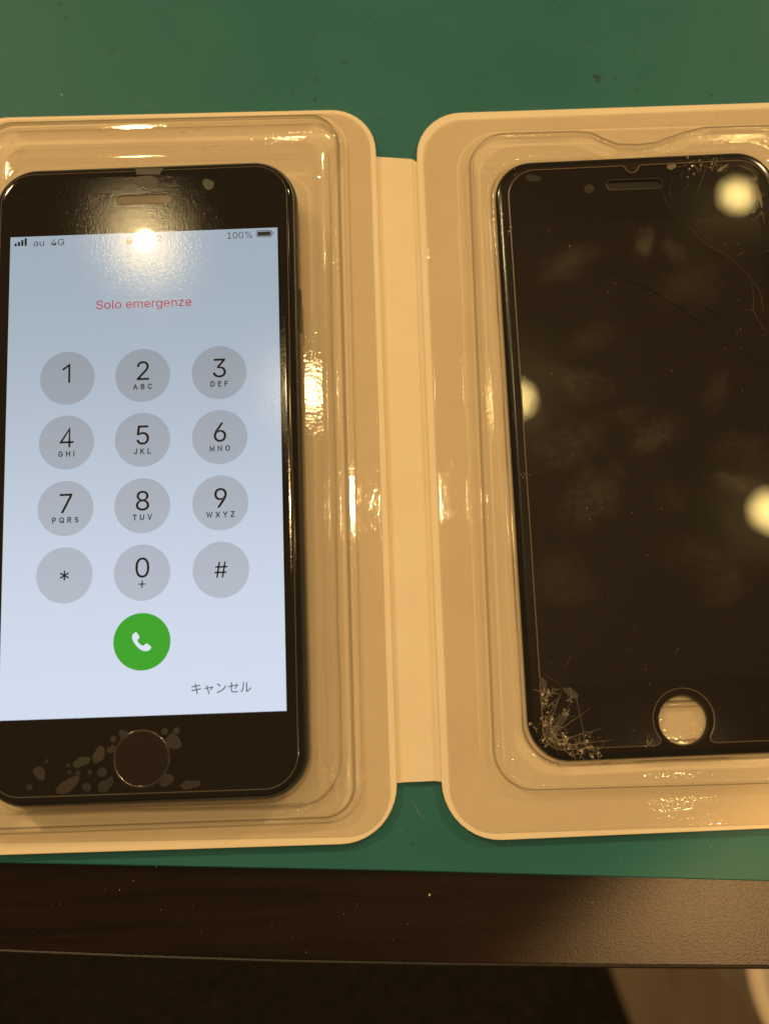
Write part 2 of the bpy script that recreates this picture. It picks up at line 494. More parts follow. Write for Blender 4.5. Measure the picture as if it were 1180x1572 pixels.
STROKE = {
    'A': (.78, [[(0, 0), (.39, 1), (.78, 0)], [(.14, .33), (.64, .33)]]),
    'B': (.62, [[(0, .5), (0, 1), (.32, 1)] + _arc(.32, .76, .24, .24, 90, -90) + [(0, .52)], [(0, .52), (.34, .52)] + _arc(.34, .26, .28, .26, 90, -90) + [(0, 0), (0, .55)]]),
    'C': (.76, [_arc(.40, .5, .40, .5, 42, 318, 22)]),
    'D': (.70, [[(0, 0), (0, 1), (.25, 1)] + _arc(.25, .5, .45, .5, 90, -90) + [(0, 0)]]),
    'E': (.54, [[(.54, 1), (0, 1), (0, 0), (.54, 0)], [(0, .52), (.48, .52)]]),
    'F': (.52, [[(.52, 1), (0, 1), (0, 0)], [(0, .50), (.46, .50)]]),
    'G': (.78, [_arc(.40, .5, .40, .5, 42, 360, 24) + [(.80, .46), (.46, .46)]]),
    'H': (.68, [[(0, 0), (0, 1)], [(.68, 0), (.68, 1)], [(0, .52), (.68, .52)]]),
    'I': (.0, [[(0, 0), (0, 1)]]),
    'J': (.48, [[(.48, 1), (.48, .28)] + _arc(.24, .26, .24, .26, 0, -180)]),
    'K': (.64, [[(0, 0), (0, 1)], [(.60, 1), (0, .36)], [(.20, .56), (.64, 0)]]),
    'L': (.52, [[(0, 1), (0, 0), (.52, 0)]]),
    'M': (.84, [[(0, 0), (0, 1), (.42, .12), (.84, 1), (.84, 0)]]),
    'N': (.70, [[(0, 0), (0, 1), (.70, 0), (.70, 1)]]),
    'O': (.84, [_arc(.42, .5, .42, .5, 90, 450, 28)]),
    'P': (.60, [[(0, 0), (0, 1), (.32, 1)] + _arc(.32, .72, .28, .28, 90, -90) + [(0, .44)]]),
    'Q': (.84, [_arc(.42, .5, .42, .5, 90, 450, 28), [(.50, .28), (.80, -.04)]]),
    'R': (.62, [[(0, 0), (0, 1), (.32, 1)] + _arc(.32, .74, .28, .26, 90, -90) + [(0, .48)], [(.32, .48), (.62, 0)]]),
    'S': (.62, [_arc(.31, .75, .27, .25, 30, 270, 14) + _arc(.31, .25, .30, .25, 90, -150, 14)]),
    'T': (.66, [[(0, 1), (.66, 1)], [(.33, 1), (.33, 0)]]),
    'U': (.68, [[(0, 1), (0, .34)] + _arc(.34, .34, .34, .34, 180, 360) + [(.68, 1)]]),
    'V': (.74, [[(0, 1), (.37, 0), (.74, 1)]]),
    'W': (1.06, [[(0, 1), (.27, 0), (.53, .95), (.79, 0), (1.06, 1)]]),
    'X': (.68, [[(0, 0), (.68, 1)], [(0, 1), (.68, 0)]]),
    'Y': (.70, [[(0, 1), (.35, .46), (.70, 1)], [(.35, .46), (.35, 0)]]),
    'Z': (.60, [[(0, 1), (.60, 1), (0, 0), (.60, 0)]]),
    '1': (.34, [[(0, .76), (.34, 1), (.34, 0)]]),
    '4': (.66, [[(.66, .24), (0, .24), (.48, 1), (.48, 0)]]),
}


def stroke_text(txt, x, y, h, gap, wd, mat, name, z, parent):
    """letters h mm high, centred on x, their foot on y"""
    V, F = [], []
    total = sum(STROKE[c][0] * h for c in txt) + gap * (len(txt) - 1)
    px = x - total / 2; lay = 0
    for c in txt:
        for line in STROKE[c][1]:
            P = [Vector((px + a * h, y + b * h)) for a, b in line]; n = len(P); k = len(V); lay += 1
            for i in range(n):
                e1 = (P[i] - P[i - 1]).normalized() if i else (P[1] - P[0]).normalized()
                e2 = (P[i + 1] - P[i]).normalized() if i < n - 1 else e1
                b = (e1 + e2); b = b.normalized() if b.length > .2 else e1
                nn = Vector((-b.y, b.x)); s = wd / 2 / max(.42, nn.dot(Vector((-e1.y, e1.x))))
                q = P[i] - (e1 * wd / 2 if i == 0 else Vector((0, 0))) + (e1 * wd / 2 if i == n - 1 else Vector((0, 0)))
                V.append((*(q + nn * s), z + .0012 * lay)); V.append((*(q - nn * s), z + .0012 * lay))
                if i: F.append((k + 2 * i - 2, k + 2 * i - 1, k + 2 * i + 1, k + 2 * i))
        px += STROKE[c][0] * h + gap
    return add(name, V, F, mat, parent, smooth=False)

# letter shapes: outline points (thousandths of the letter size) and triangles
GLYPH = {
 '0': ([[0,-7],[-36,-3],[-68,7],[-97,24],[-121,48],[-142,77],[-158,113],[-169,155],[-176,202],[-179,254],[-176,306],[-169,353],[-157,395],[-141,431],[-121,461],[-96,484],[-68,502],[-36,512],[0,516],[36,512],[68,502],[96,484],[121,461],[141,431],[158,395],[169,353],[176,306],[179,254],[176,202],[169,155],[158,113],[142,77],[121,48],[97,24],[68,7],[36,-3],[0,50],[24,52],[45,60],[64,74],[80,92],[93,116],[104,144],[111,176],[116,213],[117,254],[116,295],[111,332],[104,365],[93,393],[80,416],[64,435],[45,449],[24,457],[0,460],[-24,457],[-45,449],[-64,435],[-80,416],[-93,393],[-103,365],[-111,332],[-116,295],[-117,254],[-116,213],[-111,176],[-103,144],[-93,116],[-80,92],[-64,74],[-45,60],[-24,52]], [[17,19,18],[16,19,17],[16,20,19],[15,20,16],[15,21,20],[14,21,15],[14,22,21],[14,54,22],[54,53,22],[53,23,22],[13,55,14],[55,54,14],[13,56,55],[52,23,53],[13,57,56],[51,23,52],[13,58,57],[50,23,51],[50,24,23],[12,58,13],[12,59,58],[49,24,50],[11,59,12],[49,25,24],[11,60,59],[48,25,49],[11,61,60],[47,25,48],[10,61,11],[47,26,25],[10,62,61],[46,26,47],[9,62,10],[46,27,26],[9,63,62],[45,27,46],[8,63,9],[8,64,63],[44,27,45],[44,28,27],[8,65,64],[43,28,44],[7,65,8],[43,29,28],[7,66,65],[42,29,43],[6,66,7],[42,30,29],[6,67,66],[41,30,42],[40,30,41],[6,68,67],[5,68,6],[40,31,30],[5,69,68],[39,31,40],[39,32,31],[4,69,5],[4,70,69],[38,32,39],[4,71,70],[37,32,38],[36,32,37],[4,36,71],[4,32,36],[4,33,32],[3,33,4],[2,33,3],[2,34,33],[2,35,34],[1,35,2],[1,0,35]]),
 '1': ([[-150,0],[-150,55],[164,55],[164,0],[49,509],[49,0],[-14,0],[-14,448],[-17,448],[-140,358],[-140,427],[-28,509]], [[10,4,11],[10,8,4],[8,7,4],[7,5,4],[10,9,8],[6,5,7],[0,2,1],[0,3,2]]),
 '2': ([[-163,0],[-163,47],[8,229],[26,248],[42,266],[56,282],[67,298],[77,312],[84,327],[89,341],[93,356],[94,371],[92,389],[88,405],[81,419],[72,431],[60,441],[47,449],[31,455],[15,458],[-3,460],[-22,458],[-39,454],[-54,447],[-68,438],[-79,427],[-88,413],[-94,398],[-98,381],[-100,362],[-161,362],[-159,391],[-152,418],[-140,442],[-125,464],[-106,482],[-83,496],[-58,507],[-31,513],[-2,516],[28,513],[55,507],[79,497],[101,482],[120,465],[135,445],[146,423],[152,398],[154,372],[153,354],[150,336],[144,318],[136,299],[124,280],[109,259],[91,235],[68,209],[40,180],[-74,60],[-74,57],[163,57],[163,0]], [[38,40,39],[38,41,40],[37,41,38],[37,42,41],[36,42,37],[36,43,42],[35,43,36],[35,44,43],[34,44,35],[34,20,44],[20,19,44],[19,45,44],[33,21,34],[21,20,34],[18,45,19],[33,22,21],[17,45,18],[33,23,22],[16,45,17],[33,24,23],[16,46,45],[32,24,33],[15,46,16],[32,25,24],[14,46,15],[32,26,25],[14,47,46],[13,47,14],[31,26,32],[31,27,26],[12,47,13],[12,48,47],[31,28,27],[30,28,31],[11,48,12],[30,29,28],[11,49,48],[10,49,11],[9,49,10],[9,50,49],[8,50,9],[8,51,50],[7,51,8],[7,52,51],[6,52,7],[6,53,52],[5,53,6],[4,53,5],[4,54,53],[3,54,4],[3,55,54],[2,55,3],[2,56,55],[1,56,2],[1,57,56],[1,58,57],[1,59,58],[1,60,59],[1,61,60],[0,61,1]]),
 '3': ([[-9,-7],[-39,-5],[-67,1],[-94,10],[-118,22],[-139,38],[-156,57],[-170,79],[-179,104],[-183,132],[-117,132],[-114,115],[-109,100],[-100,87],[-89,76],[-76,66],[-61,59],[-45,54],[-27,51],[-8,50],[12,51],[31,55],[48,61],[64,69],[77,80],[88,93],[96,108],[101,125],[103,145],[101,163],[97,180],[89,196],[79,211],[65,223],[48,234],[27,241],[3,246],[-25,248],[-70,248],[-70,299],[61,448],[61,452],[-157,452],[-157,509],[146,509],[146,461],[-15,278],[-15,289],[21,290],[53,286],[82,276],[107,262],[128,244],[144,222],[157,198],[164,173],[166,145],[164,116],[156,90],[144,66],[127,45],[106,27],[82,12],[55,2],[24,-5]], [[42,44,43],[42,45,44],[42,41,45],[41,40,45],[40,46,45],[39,47,40],[47,46,40],[38,47,39],[47,49,48],[38,49,47],[38,50,49],[38,51,50],[38,37,51],[37,52,51],[36,52,37],[35,52,36],[35,53,52],[34,53,35],[33,53,34],[32,53,33],[32,54,53],[31,54,32],[31,55,54],[30,55,31],[29,55,30],[29,56,55],[28,56,29],[27,56,28],[27,57,56],[8,10,9],[8,11,10],[26,57,27],[26,58,57],[8,12,11],[25,58,26],[7,12,8],[7,13,12],[24,58,25],[24,59,58],[7,14,13],[23,59,24],[6,14,7],[6,15,14],[22,59,23],[6,16,15],[22,60,59],[21,60,22],[6,17,16],[5,17,6],[20,60,21],[5,18,17],[19,60,20],[5,19,18],[5,60,19],[5,61,60],[4,61,5],[4,62,61],[3,62,4],[3,63,62],[2,63,3],[2,64,63],[1,64,2],[1,0,64]]),
 '4': ([[-187,105],[-187,158],[20,509],[84,509],[-118,166],[-118,163],[187,163],[187,105],[55,0],[55,121],[55,146],[55,318],[116,318],[116,0]], [[1,3,2],[1,4,3],[10,12,11],[10,13,12],[1,5,4],[1,6,5],[1,10,6],[10,7,6],[0,10,1],[0,9,10],[13,7,10],[0,8,9],[8,7,0],[8,13,7]]),
 '5': ([[-5,-7],[-35,-5],[-62,1],[-87,11],[-109,25],[-128,41],[-144,60],[-156,82],[-163,105],[-167,130],[-104,130],[-102,115],[-96,102],[-89,89],[-79,78],[-67,68],[-53,60],[-38,54],[-22,51],[-5,50],[14,51],[33,56],[50,64],[65,75],[77,89],[88,104],[95,122],[100,141],[101,162],[100,183],[95,203],[87,221],[76,237],[63,251],[48,262],[31,270],[12,275],[-9,277],[-26,276],[-42,273],[-59,268],[-74,262],[-88,255],[-98,246],[-159,253],[-131,509],[140,509],[140,452],[-76,452],[-93,301],[-90,301],[-78,311],[-65,318],[-49,325],[-32,330],[-15,333],[3,334],[26,332],[47,328],[67,321],[86,311],[103,299],[118,285],[132,269],[143,251],[152,231],[159,210],[163,187],[164,163],[162,132],[155,102],[142,76],[126,52],[106,32],[82,15],[55,3],[26,-4]], [[44,48,45],[48,46,45],[48,47,46],[44,49,48],[55,57,56],[54,57,55],[54,58,57],[53,58,54],[53,59,58],[52,59,53],[52,60,59],[51,60,52],[51,61,60],[50,61,51],[44,50,49],[44,61,50],[44,39,61],[39,38,61],[38,62,61],[38,37,62],[37,63,62],[36,63,37],[35,63,36],[44,40,39],[34,63,35],[34,64,63],[44,41,40],[44,42,41],[33,64,34],[44,43,42],[33,65,64],[32,65,33],[31,65,32],[31,66,65],[30,66,31],[30,67,66],[29,67,30],[29,68,67],[28,68,29],[28,69,68],[27,69,28],[26,69,27],[26,70,69],[8,10,9],[8,11,10],[25,70,26],[8,12,11],[7,12,8],[24,70,25],[24,71,70],[7,13,12],[7,14,13],[23,71,24],[6,14,7],[6,15,14],[23,72,71],[22,72,23],[6,16,15],[21,72,22],[6,17,16],[5,17,6],[20,72,21],[5,18,17],[20,73,72],[19,73,20],[5,19,18],[5,73,19],[4,73,5],[4,74,73],[3,74,4],[3,75,74],[2,75,3],[2,76,75],[1,76,2],[1,0,76]]),
 '6': ([[0,-7],[-31,-4],[-59,3],[-84,15],[-107,31],[-126,51],[-142,74],[-154,101],[-161,130],[-163,162],[-161,187],[-156,212],[-147,239],[-133,268],[-114,302],[-89,340],[26,509],[95,509],[-76,261],[-81,261],[-76,270],[-69,279],[-61,288],[-52,295],[-42,302],[-31,307],[-19,311],[-6,313],[8,314],[38,312],[65,305],[89,295],[111,280],[129,262],[143,240],[154,215],[160,187],[162,157],[160,127],[153,98],[141,73],[125,50],[106,30],[83,14],[58,3],[30,-4],[0,48],[19,50],[36,55],[52,63],[66,73],[78,86],[88,101],[95,119],[99,137],[101,157],[99,178],[95,196],[88,213],[78,228],[66,241],[52,251],[36,259],[19,264],[0,265],[-19,264],[-37,259],[-53,252],[-67,241],[-79,229],[-89,214],[-96,197],[-100,179],[-102,158],[-100,138],[-96,119],[-89,102],[-79,86],[-67,73],[-53,63],[-37,55],[-19,50]], [[15,17,16],[15,23,17],[23,18,17],[14,23,15],[27,29,28],[26,29,27],[26,30,29],[25,30,26],[24,30,25],[24,31,30],[13,23,14],[23,31,24],[13,22,23],[18,31,23],[18,32,31],[13,21,22],[18,64,32],[64,33,32],[13,20,21],[13,19,20],[12,19,13],[18,65,64],[63,33,64],[18,66,65],[62,33,63],[62,34,33],[12,18,19],[12,66,18],[12,67,66],[61,34,62],[12,68,67],[60,34,61],[12,69,68],[59,34,60],[59,35,34],[11,69,12],[11,70,69],[58,35,59],[58,36,35],[11,71,70],[57,36,58],[10,71,11],[10,72,71],[56,36,57],[56,37,36],[9,72,10],[9,73,72],[55,37,56],[8,73,9],[8,74,73],[54,37,55],[54,38,37],[8,75,74],[53,38,54],[7,75,8],[53,39,38],[7,76,75],[52,39,53],[7,77,76],[51,39,52],[6,77,7],[51,40,39],[6,78,77],[50,40,51],[5,78,6],[5,79,78],[49,40,50],[49,41,40],[5,80,79],[48,41,49],[5,81,80],[47,41,48],[4,81,5],[4,46,81],[46,41,47],[46,42,41],[4,42,46],[3,42,4],[3,43,42],[2,43,3],[2,44,43],[1,44,2],[1,45,44],[0,45,1]]),
 '7': ([[-130,0],[97,448],[97,452],[-164,452],[-164,509],[164,509],[164,449],[-62,0]], [[3,5,4],[3,2,5],[2,6,5],[1,6,2],[1,7,6],[0,7,1]]),
 '8': ([[0,-7],[-33,-5],[-63,1],[-91,11],[-115,25],[-136,42],[-152,62],[-165,84],[-172,109],[-175,135],[-173,156],[-169,176],[-161,195],[-152,212],[-140,228],[-125,241],[-110,252],[-92,260],[-74,265],[-74,267],[-97,276],[-117,289],[-134,308],[-146,330],[-154,354],[-156,380],[-154,405],[-147,429],[-136,450],[-121,469],[-103,485],[-81,498],[-56,508],[-29,514],[0,516],[29,514],[55,508],[80,498],[101,485],[120,469],[135,450],[146,429],[153,405],[155,380],[153,354],[145,330],[133,308],[116,289],[97,276],[74,267],[74,265],[92,260],[109,252],[125,241],[139,228],[151,212],[161,195],[168,176],[173,156],[174,135],[172,109],[164,84],[152,62],[135,42],[115,25],[90,11],[63,1],[33,-5],[0,49],[21,50],[41,54],[58,60],[73,69],[86,79],[96,91],[104,106],[109,121],[110,139],[109,157],[104,173],[96,189],[85,202],[72,213],[56,223],[39,230],[20,234],[0,235],[-21,234],[-40,230],[-57,223],[-73,213],[-86,202],[-97,189],[-105,173],[-110,157],[-111,139],[-110,121],[-105,106],[-98,91],[-87,79],[-75,69],[-59,60],[-42,54],[-22,50],[0,290],[17,291],[33,294],[48,300],[61,308],[72,318],[81,330],[87,344],[91,359],[93,376],[91,392],[88,407],[81,420],[72,432],[61,442],[48,449],[34,455],[18,459],[0,460],[-18,459],[-34,455],[-49,449],[-62,442],[-73,432],[-82,420],[-88,407],[-92,392],[-94,376],[-92,359],[-88,344],[-82,330],[-73,318],[-62,308],[-49,300],[-34,294],[-18,291]], [[33,35,34],[32,35,33],[32,36,35],[31,36,32],[31,37,36],[30,37,31],[30,38,37],[29,38,30],[29,39,38],[28,123,29],[123,39,29],[123,122,39],[122,121,39],[121,40,39],[28,124,123],[120,40,121],[28,125,124],[119,40,120],[27,125,28],[119,41,40],[27,126,125],[118,41,119],[27,127,126],[117,41,118],[116,41,117],[27,128,127],[26,128,27],[116,42,41],[26,129,128],[115,42,116],[26,130,129],[114,42,115],[25,130,26],[114,43,42],[25,131,130],[113,43,114],[24,131,25],[113,44,43],[24,132,131],[112,44,113],[24,133,132],[111,44,112],[111,45,44],[23,133,24],[23,134,133],[110,45,111],[23,135,134],[109,45,110],[109,46,45],[22,135,23],[22,136,135],[108,46,109],[22,137,136],[107,46,108],[107,47,46],[21,137,22],[21,138,137],[106,47,107],[21,139,138],[105,47,106],[21,104,139],[104,47,105],[21,47,104],[21,48,47],[20,48,21],[20,49,48],[19,49,20],[18,49,19],[18,50,49],[17,50,18],[17,51,50],[16,51,17],[16,52,51],[15,52,16],[15,53,52],[14,86,15],[86,53,15],[86,54,53],[14,87,86],[85,54,86],[14,88,87],[84,54,85],[14,89,88],[83,54,84],[13,89,14],[83,55,54],[13,90,89],[82,55,83],[13,91,90],[81,55,82],[12,91,13],[81,56,55],[12,92,91],[80,56,81],[11,92,12],[80,57,56],[11,93,92],[79,57,80],[79,58,57],[10,93,11],[10,94,93],[78,58,79],[10,95,94],[77,58,78],[77,59,58],[9,95,10],[9,96,95],[76,59,77],[8,96,9],[76,60,59],[8,97,96],[75,60,76],[75,61,60],[7,97,8],[7,98,97],[74,61,75],[7,99,98],[73,61,74],[6,99,7],[73,62,61],[6,100,99],[72,62,73],[6,101,100],[71,62,72],[5,101,6],[71,63,62],[5,102,101],[70,63,71],[5,103,102],[69,63,70],[5,68,103],[68,63,69],[5,63,68],[4,63,5],[4,64,63],[4,65,64],[3,65,4],[2,65,3],[2,66,65],[1,66,2],[1,67,66],[0,67,1]]),
 '9': ([[-1,516],[30,513],[58,506],[84,494],[106,478],[126,458],[141,434],[153,408],[160,378],[162,347],[161,322],[155,296],[146,270],[133,240],[113,207],[89,168],[-26,0],[-96,0],[75,248],[81,248],[76,238],[69,229],[61,221],[52,214],[42,207],[30,202],[18,198],[5,195],[-9,195],[-38,197],[-65,203],[-89,214],[-111,229],[-129,247],[-144,269],[-154,294],[-161,321],[-163,352],[-161,382],[-154,411],[-142,436],[-126,459],[-107,479],[-84,494],[-58,506],[-31,513],[-1,460],[-19,459],[-36,454],[-52,446],[-67,435],[-79,423],[-88,407],[-95,390],[-100,372],[-101,352],[-100,331],[-95,313],[-88,295],[-79,280],[-67,268],[-52,257],[-36,250],[-19,245],[-1,243],[19,245],[36,249],[52,257],[66,267],[78,280],[88,295],[95,312],[99,330],[101,350],[99,371],[95,390],[88,407],[78,422],[66,435],[52,446],[36,454],[19,459]], [[45,1,0],[44,1,45],[44,2,1],[43,2,44],[43,3,2],[42,3,43],[42,4,3],[41,4,42],[41,46,4],[46,5,4],[41,47,46],[81,5,46],[40,47,41],[40,48,47],[80,5,81],[80,6,5],[40,49,48],[79,6,80],[40,50,49],[78,6,79],[39,50,40],[39,51,50],[77,6,78],[77,7,6],[39,52,51],[76,7,77],[38,52,39],[76,8,7],[38,53,52],[75,8,76],[38,54,53],[74,8,75],[37,54,38],[74,9,8],[37,55,54],[73,9,74],[36,55,37],[36,56,55],[72,9,73],[72,10,9],[36,57,56],[71,10,72],[71,11,10],[35,57,36],[35,58,57],[70,11,71],[70,12,11],[35,59,58],[69,12,70],[34,59,35],[34,60,59],[68,12,69],[68,13,12],[33,60,34],[33,61,60],[67,13,68],[33,62,61],[66,19,67],[19,13,67],[33,63,62],[65,18,66],[18,19,66],[65,24,18],[24,17,18],[20,13,19],[32,63,33],[32,64,63],[64,24,65],[32,24,64],[20,14,13],[21,14,20],[22,14,21],[31,24,32],[23,14,22],[30,24,31],[24,14,23],[30,25,24],[17,14,24],[17,15,14],[29,25,30],[29,26,25],[29,27,26],[28,27,29],[17,16,15]]),
 '*': ([[-25,223],[-21,331],[-112,272],[-137,315],[-40,365],[-137,415],[-112,459],[-21,400],[-25,509],[24,509],[20,400],[111,459],[135,415],[39,365],[135,315],[111,272],[20,331],[24,223]], [[7,9,8],[7,10,9],[5,7,6],[10,12,11],[4,7,5],[10,13,12],[4,10,7],[4,13,10],[3,13,4],[3,1,13],[1,16,13],[16,14,13],[3,2,1],[0,16,1],[0,17,16],[15,14,16]]),
 '#': ([[22,0],[106,509],[157,509],[74,0],[-210,140],[-201,192],[180,192],[171,140],[-157,0],[-73,509],[-22,509],[-105,0],[-180,316],[-171,368],[209,368],[201,316]], [[8,10,9],[8,11,10],[0,2,1],[0,3,2],[12,14,13],[12,15,14],[4,6,5],[4,7,6]]),
 '+': ([[-29,34],[-29,364],[29,364],[29,34],[-165,172],[-165,226],[164,226],[164,172]], [[0,2,1],[0,3,2],[4,6,5],[4,7,6]]),
 'status': ([[822,-7],[759,1],[703,25],[657,64],[623,116],[601,179],[594,254],[601,329],[623,393],[657,445],[703,484],[757,508],[819,516],[858,513],[894,504],[927,489],[957,469],[982,445],[1003,416],[1018,384],[1028,349],[962,349],[953,372],[941,393],[927,411],[910,427],[891,439],[869,448],[845,454],[819,456],[776,450],[737,432],[704,404],[679,364],[663,314],[657,254],[663,194],[679,145],[705,105],[738,76],[778,59],[822,53],[863,57],[898,71],[928,93],[950,123],[964,160],[969,202],[988,199],[836,199],[836,256],[1032,256],[1032,200],[1025,141],[1005,91],[972,50],[930,19],[880,0],[140,105],[140,158],[348,509],[411,509],[209,166],[209,163],[514,163],[514,105],[382,0],[382,121],[382,146],[382,318],[443,318],[443,0],[-503,-5],[-539,-1],[-570,11],[-596,31],[-616,59],[-628,95],[-632,139],[-632,379],[-571,379],[-571,144],[-565,105],[-548,75],[-521,56],[-485,50],[-459,53],[-436,62],[-416,77],[-402,97],[-392,122],[-389,153],[-389,379],[-328,379],[-328,0],[-387,0],[-387,92],[-378,92],[-399,47],[-428,17],[-463,0],[-914,-9],[-949,-5],[-980,5],[-1006,22],[-1026,45],[-1039,73],[-1044,108],[-1041,138],[-1031,161],[-1016,179],[-997,193],[-974,203],[-949,211],[-922,216],[-896,220],[-865,224],[-840,227],[-822,230],[-809,235],[-801,243],[-799,255],[-799,257],[-801,279],[-807,297],[-819,311],[-834,322],[-854,329],[-878,331],[-904,329],[-925,322],[-943,313],[-956,301],[-967,288],[-974,274],[-1033,291],[-1017,322],[-996,346],[-970,364],[-941,375],[-911,382],[-880,384],[-859,383],[-835,379],[-811,372],[-788,360],[-768,343],[-752,320],[-741,290],[-737,251],[-737,0],[-798,0],[-798,52],[-802,52],[-810,38],[-822,25],[-838,12],[-859,1],[-884,-6],[-904,45],[-872,49],[-846,59],[-826,74],[-811,93],[-802,115],[-799,138],[-799,190],[-804,186],[-815,182],[-828,179],[-843,176],[-858,173],[-874,171],[-888,169],[-899,168],[-920,164],[-940,159],[-957,150],[-971,139],[-979,124],[-982,105],[-980,87],[-972,72],[-960,61],[-944,52],[-925,47]], [[11,13,12],[11,14,13],[10,14,11],[10,15,14],[10,16,15],[9,16,10],[9,29,16],[29,17,16],[9,30,29],[28,17,29],[27,17,28],[9,31,30],[26,17,27],[8,31,9],[26,18,17],[25,18,26],[8,32,31],[24,18,25],[24,19,18],[23,19,24],[8,33,32],[7,33,8],[22,19,23],[22,20,19],[21,20,22],[7,34,33],[6,34,7],[6,35,34],[49,51,50],[49,47,51],[47,52,51],[5,35,6],[5,36,35],[49,46,47],[48,52,47],[48,53,52],[46,48,49],[46,53,48],[5,37,36],[4,37,5],[45,53,46],[4,38,37],[45,54,53],[44,54,45],[3,38,4],[3,39,38],[43,54,44],[43,55,54],[3,40,39],[42,55,43],[2,40,3],[2,41,40],[41,55,42],[2,55,41],[2,56,55],[1,56,2],[1,57,56],[0,57,1],[59,61,60],[59,62,61],[68,70,69],[68,71,70],[59,63,62],[59,64,63],[59,68,64],[68,65,64],[58,68,59],[58,67,68],[71,65,68],[58,66,67],[66,65,58],[66,71,65],[78,80,79],[78,81,80],[91,93,92],[91,94,93],[90,94,91],[78,82,81],[77,82,78],[89,97,90],[97,94,90],[77,83,82],[88,96,89],[96,97,89],[76,83,77],[88,98,96],[98,95,96],[98,94,97],[87,98,88],[76,84,83],[86,98,87],[75,84,76],[75,85,84],[85,98,86],[75,98,85],[75,99,98],[95,94,98],[74,99,75],[74,100,99],[73,100,74],[73,72,100],[140,142,141],[140,143,142],[139,143,140],[139,144,143],[138,144,139],[138,145,144],[137,145,138],[137,146,145],[136,146,137],[136,128,146],[128,147,146],[136,129,128],[127,147,128],[136,130,129],[126,147,127],[136,131,130],[135,131,136],[125,147,126],[125,148,147],[135,132,131],[124,148,125],[135,133,132],[123,148,124],[134,133,135],[123,149,148],[122,149,123],[121,149,122],[120,149,121],[120,150,149],[119,150,120],[118,166,119],[166,150,119],[117,166,118],[116,166,117],[115,166,116],[114,166,115],[113,166,114],[112,166,113],[111,166,112],[110,166,111],[110,167,166],[165,150,166],[110,168,167],[110,169,168],[109,169,110],[109,170,169],[109,171,170],[109,172,171],[109,173,172],[109,174,173],[109,175,174],[109,176,175],[108,176,109],[108,177,176],[108,178,177],[108,179,178],[164,150,165],[107,179,108],[107,180,179],[163,150,164],[106,180,107],[106,181,180],[162,152,163],[152,150,163],[106,182,181],[161,152,162],[105,182,106],[105,183,182],[105,184,183],[160,153,161],[153,152,161],[105,185,184],[160,154,153],[151,150,152],[159,154,160],[105,159,185],[105,154,159],[104,154,105],[104,155,154],[104,156,155],[103,156,104],[103,157,156],[102,157,103],[102,158,157],[101,158,102]]),
